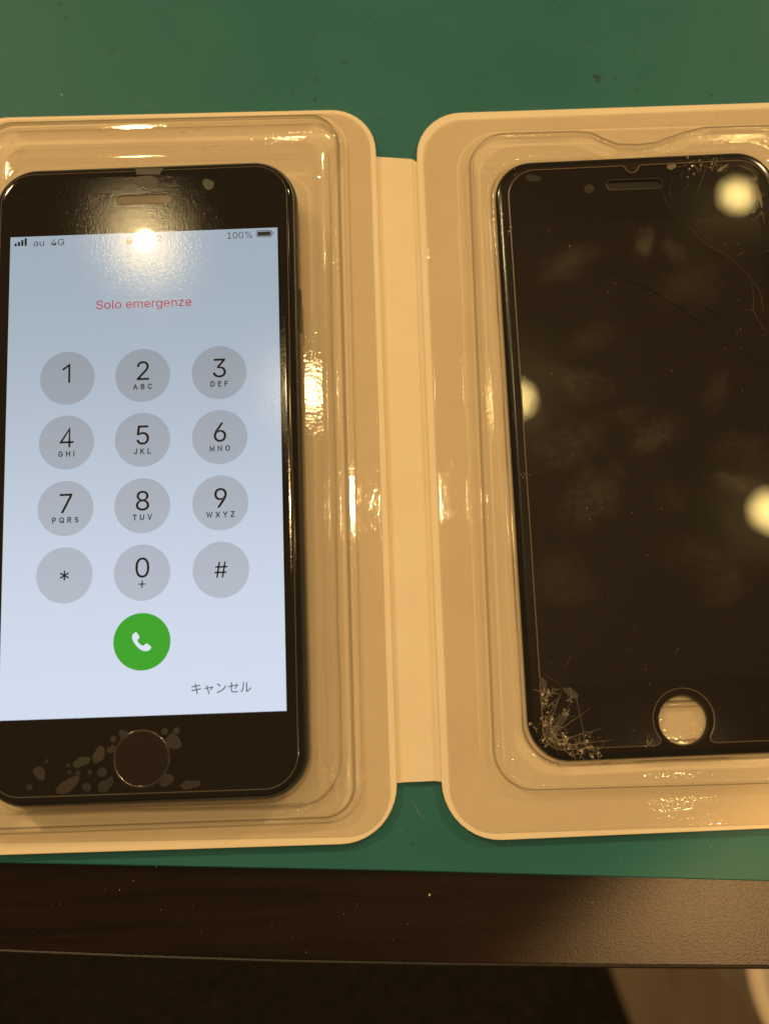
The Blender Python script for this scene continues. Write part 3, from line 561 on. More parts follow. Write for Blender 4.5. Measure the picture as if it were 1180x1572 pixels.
 'pct': ([[517,283],[487,286],[462,297],[442,314],[428,335],[419,360],[416,388],[416,412],[419,440],[428,464],[443,486],[462,503],[487,513],[517,517],[547,513],[572,503],[592,486],[606,464],[614,440],[617,412],[617,388],[614,360],[605,335],[591,314],[572,297],[547,286],[517,327],[539,332],[554,346],[562,365],[565,388],[565,412],[562,435],[554,454],[539,468],[517,473],[495,468],[480,454],[471,435],[469,412],[469,388],[471,365],[480,346],[495,332],[843,-10],[813,-6],[788,5],[768,21],[754,43],[745,68],[742,95],[742,120],[745,147],[754,172],[768,194],[788,210],[813,221],[843,225],[873,221],[898,210],[917,194],[931,172],[940,147],[942,120],[942,95],[940,68],[931,43],[917,21],[897,5],[872,-6],[843,35],[865,39],[879,53],[888,73],[891,95],[891,120],[888,142],[880,162],[865,176],[843,180],[821,176],[806,162],[797,142],[794,120],[794,95],[797,73],[805,53],[820,39],[474,0],[824,509],[882,509],[532,0],[115,-7],[63,1],[18,24],[-17,62],[-43,113],[-58,178],[-64,254],[-58,330],[-42,395],[-16,447],[19,484],[63,508],[115,516],[167,508],[212,484],[247,447],[273,395],[288,330],[294,254],[289,178],[273,113],[247,62],[212,24],[168,1],[115,50],[150,56],[179,74],[202,103],[219,144],[229,194],[232,254],[229,314],[219,365],[202,405],[179,435],[150,453],[115,460],[81,453],[52,435],[29,405],[12,365],[1,314],[-2,254],[1,194],[12,144],[29,103],[52,74],[81,56],[-338,-7],[-390,1],[-435,24],[-470,62],[-496,113],[-511,178],[-517,254],[-511,330],[-495,395],[-469,447],[-434,484],[-390,508],[-338,516],[-286,508],[-242,484],[-206,447],[-180,395],[-165,330],[-159,254],[-165,178],[-180,113],[-206,62],[-241,24],[-285,1],[-338,50],[-303,56],[-274,74],[-251,103],[-234,144],[-224,194],[-221,254],[-224,314],[-234,365],[-251,405],[-274,435],[-303,453],[-338,460],[-373,453],[-402,435],[-425,405],[-441,365],[-452,314],[-455,254],[-452,194],[-441,144],[-425,103],[-402,74],[-373,56],[-941,0],[-941,55],[-627,55],[-627,0],[-742,509],[-742,0],[-805,0],[-805,448],[-808,448],[-932,358],[-932,427],[-819,509]], [[12,14,13],[11,14,12],[11,15,14],[88,90,89],[88,91,90],[10,15,11],[10,16,15],[9,16,10],[9,35,16],[35,17,16],[9,36,35],[34,17,35],[9,37,36],[33,17,34],[8,37,9],[33,18,17],[8,38,37],[32,18,33],[7,38,8],[32,19,18],[7,39,38],[31,19,32],[6,39,7],[6,40,39],[30,19,31],[30,20,19],[5,40,6],[5,41,40],[29,20,30],[29,21,20],[5,42,41],[28,21,29],[4,42,5],[28,22,21],[4,43,42],[27,22,28],[3,43,4],[27,23,22],[3,26,43],[26,23,27],[3,23,26],[2,23,3],[2,24,23],[1,24,2],[1,25,24],[0,25,1],[56,58,57],[55,58,56],[55,59,58],[54,59,55],[54,60,59],[53,60,54],[53,79,60],[79,61,60],[53,80,79],[78,61,79],[53,81,80],[77,61,78],[52,81,53],[77,62,61],[52,82,81],[76,62,77],[51,82,52],[76,63,62],[51,83,82],[75,63,76],[50,83,51],[50,84,83],[74,63,75],[74,64,63],[49,84,50],[49,85,84],[73,64,74],[73,65,64],[72,65,73],[49,86,85],[48,86,49],[72,66,65],[48,87,86],[71,66,72],[47,87,48],[71,67,66],[47,70,87],[70,67,71],[47,67,70],[47,68,67],[46,68,47],[45,68,46],[45,69,68],[44,69,45],[103,105,104],[102,105,103],[102,106,105],[101,106,102],[101,128,106],[128,107,106],[101,129,128],[127,107,128],[101,130,129],[126,107,127],[100,130,101],[126,108,107],[100,131,130],[125,108,126],[100,132,131],[124,108,125],[99,132,100],[124,109,108],[99,133,132],[123,109,124],[98,133,99],[123,110,109],[98,134,133],[122,110,123],[97,134,98],[97,135,134],[121,110,122],[121,111,110],[97,136,135],[120,111,121],[96,136,97],[120,112,111],[96,137,136],[119,112,120],[95,137,96],[119,113,112],[95,138,137],[118,113,119],[95,139,138],[117,113,118],[94,139,95],[117,114,113],[94,116,139],[116,114,117],[94,114,116],[93,114,94],[93,115,114],[93,92,115],[151,153,152],[150,153,151],[150,154,153],[149,154,150],[149,176,154],[176,155,154],[149,177,176],[175,155,176],[149,178,177],[174,155,175],[148,178,149],[174,156,155],[148,179,178],[173,156,174],[148,180,179],[172,156,173],[147,180,148],[172,157,156],[147,181,180],[171,157,172],[146,181,147],[171,158,157],[146,182,181],[170,158,171],[145,182,146],[145,183,182],[169,158,170],[169,159,158],[145,184,183],[168,159,169],[144,184,145],[168,160,159],[144,185,184],[167,160,168],[143,185,144],[167,161,160],[143,186,185],[166,161,167],[143,187,186],[165,161,166],[142,187,143],[165,162,161],[142,164,187],[164,162,165],[142,162,164],[141,162,142],[141,163,162],[141,140,163],[198,192,199],[198,196,192],[196,195,192],[195,193,192],[198,197,196],[194,193,195],[188,190,189],[188,191,190]]),
 'emerg': ([[2556,3],[2522,-7],[2485,-10],[2433,-4],[2389,15],[2353,44],[2327,84],[2310,132],[2305,187],[2310,242],[2326,291],[2352,331],[2387,361],[2429,380],[2478,386],[2509,384],[2539,376],[2568,362],[2593,342],[2615,316],[2632,283],[2642,242],[2646,194],[2646,167],[2346,167],[2346,223],[2617,223],[2581,199],[2577,237],[2569,268],[2554,293],[2534,312],[2509,324],[2478,328],[2447,324],[2420,312],[2399,293],[2384,269],[2374,241],[2371,211],[2371,178],[2374,139],[2385,107],[2402,82],[2425,63],[2453,52],[2485,48],[2507,50],[2526,55],[2543,63],[2557,74],[2568,89],[2577,108],[2641,92],[2628,62],[2609,38],[2585,18],[2233,-2],[1932,-2],[1932,46],[2144,320],[2144,321],[1938,321],[1938,381],[2227,381],[2227,330],[2020,59],[2020,58],[2233,58],[1611,282],[1602,257],[1598,227],[1598,-2],[1533,-2],[1533,381],[1596,381],[1597,285],[1582,285],[1605,333],[1634,364],[1669,381],[1710,386],[1747,382],[1779,370],[1805,350],[1825,322],[1838,285],[1842,240],[1842,-2],[1777,-2],[1777,235],[1771,274],[1754,303],[1728,321],[1693,327],[1667,324],[1645,316],[1625,301],[1362,3],[1329,-7],[1291,-10],[1239,-4],[1195,15],[1159,44],[1133,84],[1116,132],[1111,187],[1116,242],[1132,291],[1158,331],[1193,361],[1235,380],[1284,386],[1315,384],[1345,376],[1374,362],[1399,342],[1421,316],[1438,283],[1448,242],[1452,194],[1452,167],[1152,167],[1152,223],[1424,223],[1387,199],[1384,237],[1375,268],[1360,293],[1340,312],[1315,324],[1284,328],[1253,324],[1226,312],[1205,293],[1190,269],[1180,241],[1177,211],[1177,178],[1180,139],[1191,107],[1208,82],[1231,63],[1259,52],[1291,48],[1313,50],[1332,55],[1349,63],[1363,74],[1374,89],[1383,108],[1447,92],[1434,62],[1415,38],[1391,18],[945,-138],[905,-149],[861,-153],[821,-150],[787,-142],[758,-129],[735,-112],[716,-92],[702,-69],[756,-38],[766,-52],[777,-64],[791,-76],[809,-86],[832,-93],[861,-95],[902,-90],[935,-74],[956,-46],[963,-6],[963,66],[961,66],[953,54],[942,40],[927,26],[907,14],[881,6],[849,3],[805,8],[765,25],[732,52],[707,89],[691,136],[686,191],[691,246],[707,294],[732,333],[765,362],[805,380],[850,386],[882,383],[908,375],[928,362],[943,347],[955,333],[962,321],[965,321],[965,381],[1028,381],[1028,-9],[1023,-54],[1006,-91],[979,-119],[800,77],[827,65],[859,61],[890,65],[916,77],[937,96],[952,122],[961,154],[964,193],[961,230],[952,263],[937,290],[917,311],[890,323],[859,328],[827,323],[800,310],[779,289],[764,262],[755,229],[752,193],[755,155],[764,123],[780,97],[510,-2],[445,-2],[445,381],[508,381],[508,323],[509,323],[523,348],[546,369],[575,382],[608,387],[615,387],[624,386],[632,386],[640,386],[640,320],[633,321],[624,322],[613,323],[602,324],[577,321],[555,313],[536,300],[522,283],[513,261],[510,237],[274,3],[240,-7],[203,-10],[151,-4],[107,15],[71,44],[45,84],[28,132],[23,187],[28,242],[44,291],[70,331],[105,361],[147,380],[196,386],[227,384],[257,376],[286,362],[311,342],[333,316],[350,283],[360,242],[364,194],[364,167],[64,167],[64,223],[335,223],[299,199],[295,237],[287,268],[272,293],[252,312],[227,324],[196,328],[165,324],[138,312],[117,293],[102,269],[92,241],[89,211],[89,178],[92,139],[103,107],[120,82],[143,63],[171,52],[203,48],[225,50],[244,55],[261,63],[275,74],[286,89],[295,108],[359,92],[346,62],[327,38],[303,18],[-503,-2],[-568,-2],[-568,381],[-505,381],[-505,293],[-514,293],[-503,324],[-488,347],[-469,365],[-448,378],[-424,386],[-400,388],[-361,382],[-330,362],[-308,332],[-295,293],[-309,293],[-299,322],[-283,344],[-263,363],[-239,377],[-212,385],[-182,388],[-150,385],[-121,374],[-96,355],[-77,329],[-64,296],[-60,255],[-60,-2],[-125,-2],[-125,254],[-131,288],[-148,311],[-172,324],[-200,328],[-224,326],[-244,318],[-260,306],[-272,289],[-279,270],[-282,247],[-282,-2],[-347,-2],[-347,260],[-352,288],[-367,310],[-391,324],[-420,328],[-441,326],[-460,318],[-478,306],[-491,288],[-500,266],[-503,238],[-740,3],[-773,-7],[-811,-10],[-863,-4],[-907,15],[-943,44],[-969,84],[-985,132],[-991,187],[-985,242],[-969,291],[-944,331],[-909,361],[-867,380],[-818,386],[-787,384],[-756,376],[-728,362],[-702,342],[-681,316],[-664,283],[-653,242],[-650,194],[-650,167],[-950,167],[-950,223],[-678,223],[-715,199],[-718,237],[-727,268],[-742,293],[-761,312],[-787,324],[-818,328],[-849,324],[-875,312],[-897,293],[-912,269],[-922,241],[-925,211],[-925,178],[-921,139],[-911,107],[-894,82],[-871,63],[-843,52],[-810,48],[-789,50],[-770,55],[-753,63],[-739,74],[-727,89],[-718,108],[-655,92],[-668,62],[-686,38],[-710,18],[-1326,15],[-1369,-4],[-1419,-10],[-1468,-4],[-1510,15],[-1545,44],[-1572,84],[-1588,132],[-1594,187],[-1588,243],[-1572,292],[-1545,332],[-1510,362],[-1468,380],[-1419,386],[-1369,380],[-1326,362],[-1291,332],[-1265,292],[-1248,243],[-1243,187],[-1248,132],[-1265,84],[-1291,44],[-1479,68],[-1452,53],[-1419,48],[-1384,53],[-1357,68],[-1336,90],[-1321,118],[-1312,151],[-1309,187],[-1312,224],[-1321,257],[-1336,286],[-1357,309],[-1384,323],[-1419,328],[-1452,323],[-1479,309],[-1501,286],[-1516,258],[-1525,224],[-1528,187],[-1525,151],[-1516,118],[-1501,90],[-1653,-3],[-1664,-4],[-1676,-4],[-1715,1],[-1743,19],[-1759,47],[-1764,84],[-1764,511],[-1699,511],[-1699,99],[-1698,77],[-1693,64],[-1684,56],[-1669,54],[-1661,54],[-1655,55],[-1650,55],[-1644,57],[-1632,1],[-1643,-1],[-1930,15],[-1973,-4],[-2023,-10],[-2072,-4],[-2114,15],[-2150,44],[-2176,84],[-2192,132],[-2198,187],[-2192,243],[-2176,292],[-2150,332],[-2114,362],[-2072,380],[-2023,386],[-1973,380],[-1930,362],[-1895,332],[-1869,292],[-1853,243],[-1847,187],[-1853,132],[-1869,84],[-1895,44],[-2084,68],[-2057,53],[-2023,48],[-1989,53],[-1961,68],[-1940,90],[-1925,118],[-1916,151],[-1913,187],[-1916,224],[-1925,257],[-1940,286],[-1961,309],[-1989,323],[-2023,328],[-2057,323],[-2084,309],[-2105,286],[-2120,258],[-2129,224],[-2132,187],[-2129,151],[-2120,118],[-2105,90],[-2353,9],[-2399,-6],[-2453,-11],[-2505,-6],[-2550,7],[-2587,29],[-2614,59],[-2633,95],[-2641,139],[-2571,139],[-2564,110],[-2552,89],[-2533,72],[-2510,61],[-2482,54],[-2453,51],[-2420,54],[-2392,62],[-2367,75],[-2349,93],[-2337,115],[-2333,139],[-2336,161],[-2346,178],[-2362,191],[-2382,203],[-2406,212],[-2432,220],[-2494,237],[-2550,259],[-2592,288],[-2618,325],[-2627,372],[-2621,413],[-2603,449],[-2576,478],[-2540,500],[-2497,513],[-2450,518],[-2402,513],[-2360,499],[-2325,478],[-2298,450],[-2281,416],[-2273,376],[-2341,376],[-2352,411],[-2376,436],[-2410,451],[-2452,457],[-2482,454],[-2509,446],[-2530,433],[-2546,417],[-2556,398],[-2560,376],[-2556,353],[-2544,335],[-2527,321],[-2507,310],[-2485,302],[-2464,295],[-2412,281],[-2389,274],[-2364,265],[-2340,254],[-2317,239],[-2297,221],[-2280,198],[-2270,171],[-2266,139],[-2272,98],[-2289,62],[-2316,32]], [[13,15,14],[13,16,15],[12,16,13],[12,17,16],[12,18,17],[11,18,12],[11,33,18],[33,19,18],[10,34,11],[34,33,11],[32,19,33],[31,19,32],[10,35,34],[31,20,19],[30,20,31],[10,36,35],[29,20,30],[10,37,36],[9,37,10],[29,21,20],[9,38,37],[28,21,29],[8,25,9],[25,38,9],[28,26,21],[26,22,21],[25,39,38],[27,26,28],[8,24,25],[39,26,25],[39,22,26],[40,22,39],[40,23,22],[7,24,8],[41,23,40],[7,41,24],[41,23,24],[7,42,41],[6,42,7],[51,53,52],[6,43,42],[51,54,53],[50,54,51],[5,43,6],[5,44,43],[49,54,50],[5,45,44],[48,54,49],[48,55,54],[47,55,48],[5,46,45],[46,55,47],[5,55,46],[4,55,5],[4,56,55],[4,0,56],[3,0,4],[3,1,0],[2,1,3],[62,64,63],[62,65,64],[62,61,65],[61,60,65],[60,66,65],[59,66,60],[59,67,66],[59,68,67],[59,57,68],[58,57,59],[80,82,81],[80,83,82],[73,75,74],[73,77,75],[77,76,75],[79,83,80],[79,84,83],[78,84,79],[78,85,84],[77,96,78],[96,95,78],[95,94,78],[94,85,78],[93,85,94],[93,86,85],[92,86,93],[77,97,96],[91,86,92],[77,69,97],[73,70,77],[70,69,77],[91,87,86],[90,87,91],[73,71,70],[90,88,87],[89,88,90],[73,72,71],[111,113,112],[111,114,113],[110,114,111],[110,115,114],[110,116,115],[109,116,110],[109,131,116],[131,117,116],[108,132,109],[132,131,109],[130,117,131],[129,117,130],[108,133,132],[129,118,117],[128,118,129],[108,134,133],[127,118,128],[108,135,134],[107,135,108],[127,119,118],[107,136,135],[126,119,127],[106,123,107],[123,136,107],[126,124,119],[124,120,119],[123,137,136],[125,124,126],[106,122,123],[137,124,123],[137,120,124],[138,120,137],[138,121,120],[105,122,106],[139,121,138],[105,139,122],[139,121,122],[105,140,139],[104,140,105],[149,151,150],[104,141,140],[149,152,151],[148,152,149],[103,141,104],[103,142,141],[147,152,148],[103,143,142],[146,152,147],[146,153,152],[145,153,146],[103,144,143],[144,153,145],[103,153,144],[102,153,103],[102,154,153],[102,98,154],[101,98,102],[101,99,98],[100,99,101],[193,195,194],[193,196,195],[201,203,202],[201,204,203],[192,196,193],[192,197,196],[191,197,192],[191,198,197],[191,199,198],[190,223,191],[223,222,191],[222,199,191],[222,200,199],[221,200,222],[220,200,221],[190,224,223],[220,201,200],[220,219,201],[219,218,201],[218,204,201],[190,225,224],[189,225,190],[189,226,225],[217,204,218],[189,227,226],[188,227,189],[216,204,217],[188,228,227],[215,204,216],[188,229,228],[187,229,188],[187,230,229],[214,204,215],[186,230,187],[186,231,230],[213,175,214],[175,204,214],[186,208,231],[212,175,213],[185,208,186],[185,209,208],[211,176,212],[176,175,212],[211,177,176],[174,204,175],[185,210,209],[210,177,211],[185,177,210],[185,178,177],[184,178,185],[184,179,178],[184,180,179],[183,180,184],[183,181,180],[182,181,183],[173,204,174],[173,205,204],[163,165,164],[172,205,173],[163,166,165],[172,206,205],[163,167,166],[162,167,163],[171,206,172],[162,168,167],[162,169,168],[170,206,171],[170,207,206],[161,169,162],[161,170,169],[161,207,170],[160,207,161],[160,155,207],[159,155,160],[159,156,155],[158,156,159],[158,157,156],[240,242,241],[240,243,242],[240,244,243],[240,245,244],[240,246,245],[239,246,240],[233,235,234],[233,236,235],[238,246,239],[237,250,238],[250,249,238],[249,248,238],[248,247,238],[247,246,238],[237,251,250],[233,237,236],[233,255,237],[255,254,237],[254,253,237],[253,252,237],[252,251,237],[233,256,255],[233,232,256],[270,272,271],[270,273,272],[269,273,270],[269,274,273],[269,275,274],[268,275,269],[268,290,275],[290,276,275],[267,291,268],[291,290,268],[289,276,290],[288,276,289],[267,292,291],[288,277,276],[287,277,288],[267,293,292],[286,277,287],[267,294,293],[266,294,267],[286,278,277],[266,295,294],[285,278,286],[265,282,266],[282,295,266],[285,283,278],[283,279,278],[282,296,295],[284,283,285],[265,281,282],[296,283,282],[296,279,283],[297,279,296],[297,280,279],[264,281,265],[298,280,297],[264,298,281],[298,280,281],[264,299,298],[263,299,264],[308,310,309],[263,300,299],[308,311,310],[307,311,308],[262,300,263],[262,301,300],[306,311,307],[262,302,301],[305,311,306],[305,312,311],[304,312,305],[262,303,302],[303,312,304],[262,312,303],[261,312,262],[261,313,312],[261,257,313],[260,257,261],[260,258,257],[259,258,260],[324,326,325],[335,337,336],[323,326,324],[334,337,335],[334,338,337],[323,327,326],[315,317,316],[315,319,317],[319,318,317],[322,327,323],[333,338,334],[333,339,338],[321,327,322],[332,339,333],[321,328,327],[332,340,339],[320,362,321],[362,328,321],[331,349,332],[349,340,332],[362,361,328],[361,329,328],[349,348,340],[348,341,340],[331,350,349],[320,363,362],[320,364,363],[331,351,350],[347,341,348],[319,364,320],[360,329,361],[330,351,331],[319,365,364],[330,352,351],[346,341,347],[359,330,360],[330,329,360],[319,366,365],[330,353,352],[346,342,341],[315,367,319],[367,366,319],[359,353,330],[359,354,353],[345,342,346],[358,354,359],[358,355,354],[315,368,367],[357,355,358],[345,343,342],[344,343,345],[357,356,355],[315,314,368],[382,384,383],[382,385,384],[381,385,382],[381,386,385],[381,387,386],[380,387,381],[380,402,387],[402,388,387],[379,403,380],[403,402,380],[401,388,402],[400,388,401],[379,404,403],[400,389,388],[399,389,400],[379,405,404],[398,389,399],[379,406,405],[378,406,379],[398,390,389],[378,407,406],[397,390,398],[377,394,378],[394,407,378],[397,395,390],[395,391,390],[394,408,407],[396,395,397],[377,393,394],[408,395,394],[408,391,395],[409,391,408],[409,392,391],[376,393,377],[410,392,409],[376,410,393],[410,392,393],[376,411,410],[375,411,376],[420,422,421],[375,412,411],[420,423,422],[419,423,420],[374,412,375],[374,413,412],[418,423,419],[374,414,413],[417,423,418],[417,424,423],[416,424,417],[374,415,414],[415,424,416],[374,424,415],[373,424,374],[373,425,424],[373,369,425],[372,369,373],[372,370,369],[371,370,372],[439,441,440],[439,442,441],[438,442,439],[438,443,442],[437,443,438],[437,464,443],[464,463,443],[463,444,443],[436,465,437],[465,464,437],[436,466,465],[462,444,463],[436,467,466],[461,444,462],[435,467,436],[461,445,444],[435,468,467],[460,445,461],[435,469,468],[459,445,460],[434,469,435],[459,446,445],[434,470,469],[458,446,459],[434,471,470],[457,446,458],[457,447,446],[433,471,434],[433,472,471],[456,447,457],[456,448,447],[432,472,433],[455,448,456],[432,473,472],[454,448,455],[432,450,473],[454,449,448],[431,450,432],[453,449,454],[431,451,450],[452,449,453],[431,452,451],[431,449,452],[430,449,431],[430,426,449],[429,426,430],[429,427,426],[428,427,429],[480,482,481],[480,483,482],[480,484,483],[479,484,480],[479,485,484],[479,486,485],[490,492,491],[479,487,486],[489,492,490],[488,492,489],[487,492,488],[479,492,487],[478,492,479],[477,492,478],[476,492,477],[476,493,492],[476,474,493],[476,475,474],[507,509,508],[507,510,509],[506,510,507],[506,511,510],[505,511,506],[505,532,511],[532,531,511],[531,512,511],[504,533,505],[533,532,505],[504,534,533],[530,512,531],[504,535,534],[529,512,530],[503,535,504],[529,513,512],[503,536,535],[528,513,529],[503,537,536],[527,513,528],[502,537,503],[527,514,513],[502,538,537],[526,514,527],[502,539,538],[525,514,526],[525,515,514],[501,539,502],[524,515,525],[501,540,539],[524,516,515],[500,540,501],[523,516,524],[500,541,540],[522,516,523],[500,518,541],[522,517,516],[499,518,500],[521,517,522],[499,519,518],[520,517,521],[499,520,519],[499,517,520],[498,517,499],[498,494,517],[497,494,498],[497,495,494],[496,495,497],[579,581,580],[578,581,579],[578,582,581],[577,582,578],[577,583,582],[576,583,577],[576,591,583],[591,584,583],[576,592,591],[590,584,591],[576,593,592],[589,584,590],[589,585,584],[575,593,576],[575,594,593],[588,585,589],[575,595,594],[575,596,595],[588,586,585],[574,596,575],[587,586,588],[574,597,596],[574,598,597],[573,598,574],[573,599,598],[573,600,599],[572,600,573],[572,601,600],[572,602,601],[572,603,602],[572,604,603],[571,604,572],[571,605,604],[571,606,605],[571,607,606],[570,607,571],[570,608,607],[570,609,608],[569,609,570],[569,610,609],[568,610,569],[567,610,568],[566,610,567],[566,611,610],[565,611,566],[564,611,565],[564,612,611],[563,612,564],[562,612,563],[562,613,612],[549,551,550],[549,552,551],[561,613,562],[549,553,552],[561,614,613],[548,553,549],[560,614,561],[548,554,553],[559,614,560],[548,555,554],[559,615,614],[558,615,559],[548,556,555],[547,556,548],[557,615,558],[547,557,556],[547,615,557],[547,542,615],[546,542,547],[546,543,542],[545,543,546],[545,544,543]]),
 'cancel': ([[548,9],[575,-8],[613,35],[637,88],[646,160],[648,236],[649,251],[650,262],[617,262],[619,250],[620,236],[618,163],[609,95],[586,47],[709,7],[727,-8],[732,-4],[739,0],[803,41],[859,97],[842,121],[793,68],[740,35],[740,131],[740,237],[740,254],[741,263],[709,263],[710,254],[711,237],[711,130],[711,27],[710,17],[485,201],[465,217],[457,214],[446,211],[395,201],[311,184],[311,238],[311,255],[313,271],[280,271],[282,255],[282,238],[282,179],[231,169],[196,164],[201,134],[282,151],[282,45],[296,6],[359,-6],[419,-4],[469,1],[471,31],[418,23],[361,21],[320,28],[311,53],[311,157],[443,183],[418,143],[381,100],[405,85],[445,136],[477,187],[481,195],[-96,257],[-116,235],[-69,199],[-28,162],[-6,184],[-49,222],[-126,22],[-107,-7],[-30,16],[30,48],[100,106],[148,172],[131,202],[85,134],[14,73],[-45,43],[-222,166],[-240,179],[-246,176],[-253,174],[-300,165],[-374,151],[-386,192],[-388,204],[-390,214],[-421,207],[-416,198],[-412,186],[-401,146],[-443,138],[-458,136],[-472,134],[-465,107],[-394,122],[-359,-6],[-356,-19],[-354,-32],[-324,-24],[-328,-12],[-332,0],[-346,51],[-368,127],[-262,148],[-288,112],[-322,76],[-297,64],[-256,113],[-838,96],[-832,65],[-819,68],[-801,72],[-762,79],[-707,88],[-693,17],[-690,1],[-688,-16],[-656,-10],[-660,6],[-664,22],[-679,92],[-592,106],[-575,109],[-561,111],[-567,140],[-580,137],[-598,133],[-684,118],[-698,189],[-616,202],[-602,204],[-591,205],[-597,235],[-608,232],[-622,229],[-655,223],[-703,215],[-710,253],[-712,265],[-713,277],[-745,271],[-741,260],[-738,248],[-731,211],[-776,204],[-808,200],[-823,198],[-837,197],[-831,166],[-816,169],[-803,172],[-725,184],[-711,114],[-768,105],[-807,99],[-823,97]], [[28,26,27],[28,25,26],[29,25,28],[29,24,25],[30,24,29],[30,23,24],[30,22,23],[31,22,30],[21,19,20],[21,18,19],[22,18,21],[22,17,18],[31,17,22],[32,17,31],[14,17,32],[15,16,14],[16,17,14],[9,7,8],[9,6,7],[9,5,6],[10,5,9],[10,4,5],[11,4,10],[12,4,11],[12,3,4],[13,3,12],[13,2,3],[0,2,13],[0,1,2],[43,41,42],[43,40,41],[44,40,43],[44,39,40],[45,39,44],[45,38,39],[35,33,34],[36,33,35],[37,33,36],[37,67,33],[38,67,37],[38,66,67],[38,61,66],[61,65,66],[45,61,38],[45,60,61],[62,65,61],[46,60,45],[47,60,46],[48,49,47],[49,60,47],[49,59,60],[50,59,49],[63,65,62],[63,64,65],[50,58,59],[51,58,50],[56,54,55],[51,57,58],[57,54,56],[51,54,57],[52,54,51],[52,53,54],[69,73,68],[70,73,69],[70,72,73],[81,79,80],[71,72,70],[81,78,79],[82,78,81],[82,77,78],[83,77,82],[83,76,77],[74,76,83],[75,76,74],[93,91,92],[94,91,93],[94,90,91],[95,90,94],[95,89,90],[96,89,95],[86,84,85],[87,84,86],[88,84,87],[88,110,84],[110,114,84],[89,110,88],[96,110,89],[96,109,110],[111,114,110],[97,109,96],[98,109,97],[99,109,98],[100,109,99],[100,101,109],[101,108,109],[102,108,101],[111,113,114],[112,113,111],[102,107,108],[102,106,107],[103,106,102],[103,105,106],[104,105,103],[147,145,146],[148,145,147],[148,144,145],[149,144,148],[149,143,144],[150,143,149],[140,138,139],[141,138,140],[142,138,141],[143,138,142],[150,138,143],[151,138,150],[151,137,138],[152,137,151],[152,136,137],[152,135,136],[153,135,152],[154,135,153],[155,156,154],[156,157,154],[157,135,154],[157,158,135],[158,134,135],[159,134,158],[132,130,131],[133,130,132],[134,130,133],[159,130,134],[160,130,159],[160,129,130],[160,128,129],[160,127,128],[161,127,160],[162,127,161],[115,127,162],[116,117,115],[117,118,115],[118,119,115],[119,120,115],[120,127,115],[120,126,127],[121,126,120],[121,125,126],[122,125,121],[122,124,125],[123,124,122]]),
 'm2': ([[-163,0],[-163,47],[8,229],[34,257],[56,282],[72,305],[84,327],[91,348],[94,371],[91,397],[81,419],[66,436],[47,449],[23,457],[-3,460],[-31,457],[-54,447],[-73,433],[-88,413],[-97,390],[-100,362],[-161,362],[-156,405],[-140,442],[-116,473],[-83,496],[-45,511],[-2,516],[42,511],[79,497],[111,474],[135,445],[149,411],[154,372],[152,345],[144,318],[131,290],[109,259],[80,223],[40,180],[-74,60],[-74,57],[163,57],[163,0]], [[26,28,27],[26,29,28],[25,29,26],[25,30,29],[24,30,25],[24,31,30],[23,15,24],[15,14,24],[14,13,24],[13,31,24],[12,31,13],[23,16,15],[11,31,12],[23,17,16],[11,32,31],[22,17,23],[10,32,11],[22,18,17],[9,32,10],[22,19,18],[9,33,32],[21,19,22],[8,33,9],[21,20,19],[8,34,33],[7,34,8],[6,34,7],[6,35,34],[5,35,6],[5,36,35],[4,36,5],[4,37,36],[3,37,4],[3,38,37],[2,38,3],[1,38,2],[1,39,38],[1,40,39],[1,41,40],[1,42,41],[1,43,42],[0,43,1]]),
}

# ------------------------------------------------------------------ setting: floor, desk
fl = add('floor', [(-3000, -3000, -700), (3000, -3000, -700), (3000, 3000, -700), (-3000, 3000, -700)], [(0, 1, 2, 3)], 'floor', smooth=False)
fl['kind'] = 'structure'
# dark grainy sheet added over the floor before the desk, right edge in view
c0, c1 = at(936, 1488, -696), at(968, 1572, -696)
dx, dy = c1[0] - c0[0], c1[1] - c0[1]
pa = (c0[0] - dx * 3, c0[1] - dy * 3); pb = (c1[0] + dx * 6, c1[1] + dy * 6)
floor_sheet = plate('dark_sheet', [(-1500, pa[1]), (-1500, pb[1]), pb, pa], -699, -693, 'dark_sheet', None)
tag(floor_sheet, 'dark charcoal sheet added over the floor below the desk edge', 'dark_sheet')
# pale waste bin standing on the floor at the right corner of the picture
bx, by = at(1390, 1462, -420); brad = (bx - at(1146, 1492, -420)[0])
bin_o = thing('lidded_bin', 'pale round bin with grey lid on the floor below the desk', 'bin')
n = 96
V, F = loft([(circle(bx, by, brad * .80, n), -699), (circle(bx, by, brad * .97, n), -430), (circle(bx, by, brad, n), -428), (circle(bx, by, brad, n), -420),
             (circle(bx, by, brad - 4, n), -418), (circle(bx, by, brad - 9, n), -421), (circle(bx, by, brad - 11, n), -432)], True, False)
add('shell', V, F, 'bin', bin_o)
V, F = loft([(circle(bx, by, brad - 10.9, n), -428), (circle(bx, by, brad - 13, n), -431), (circle(bx, by, brad - 60, n), -432)], False, True)
add('lid', V, F, 'bin_in', bin_o)

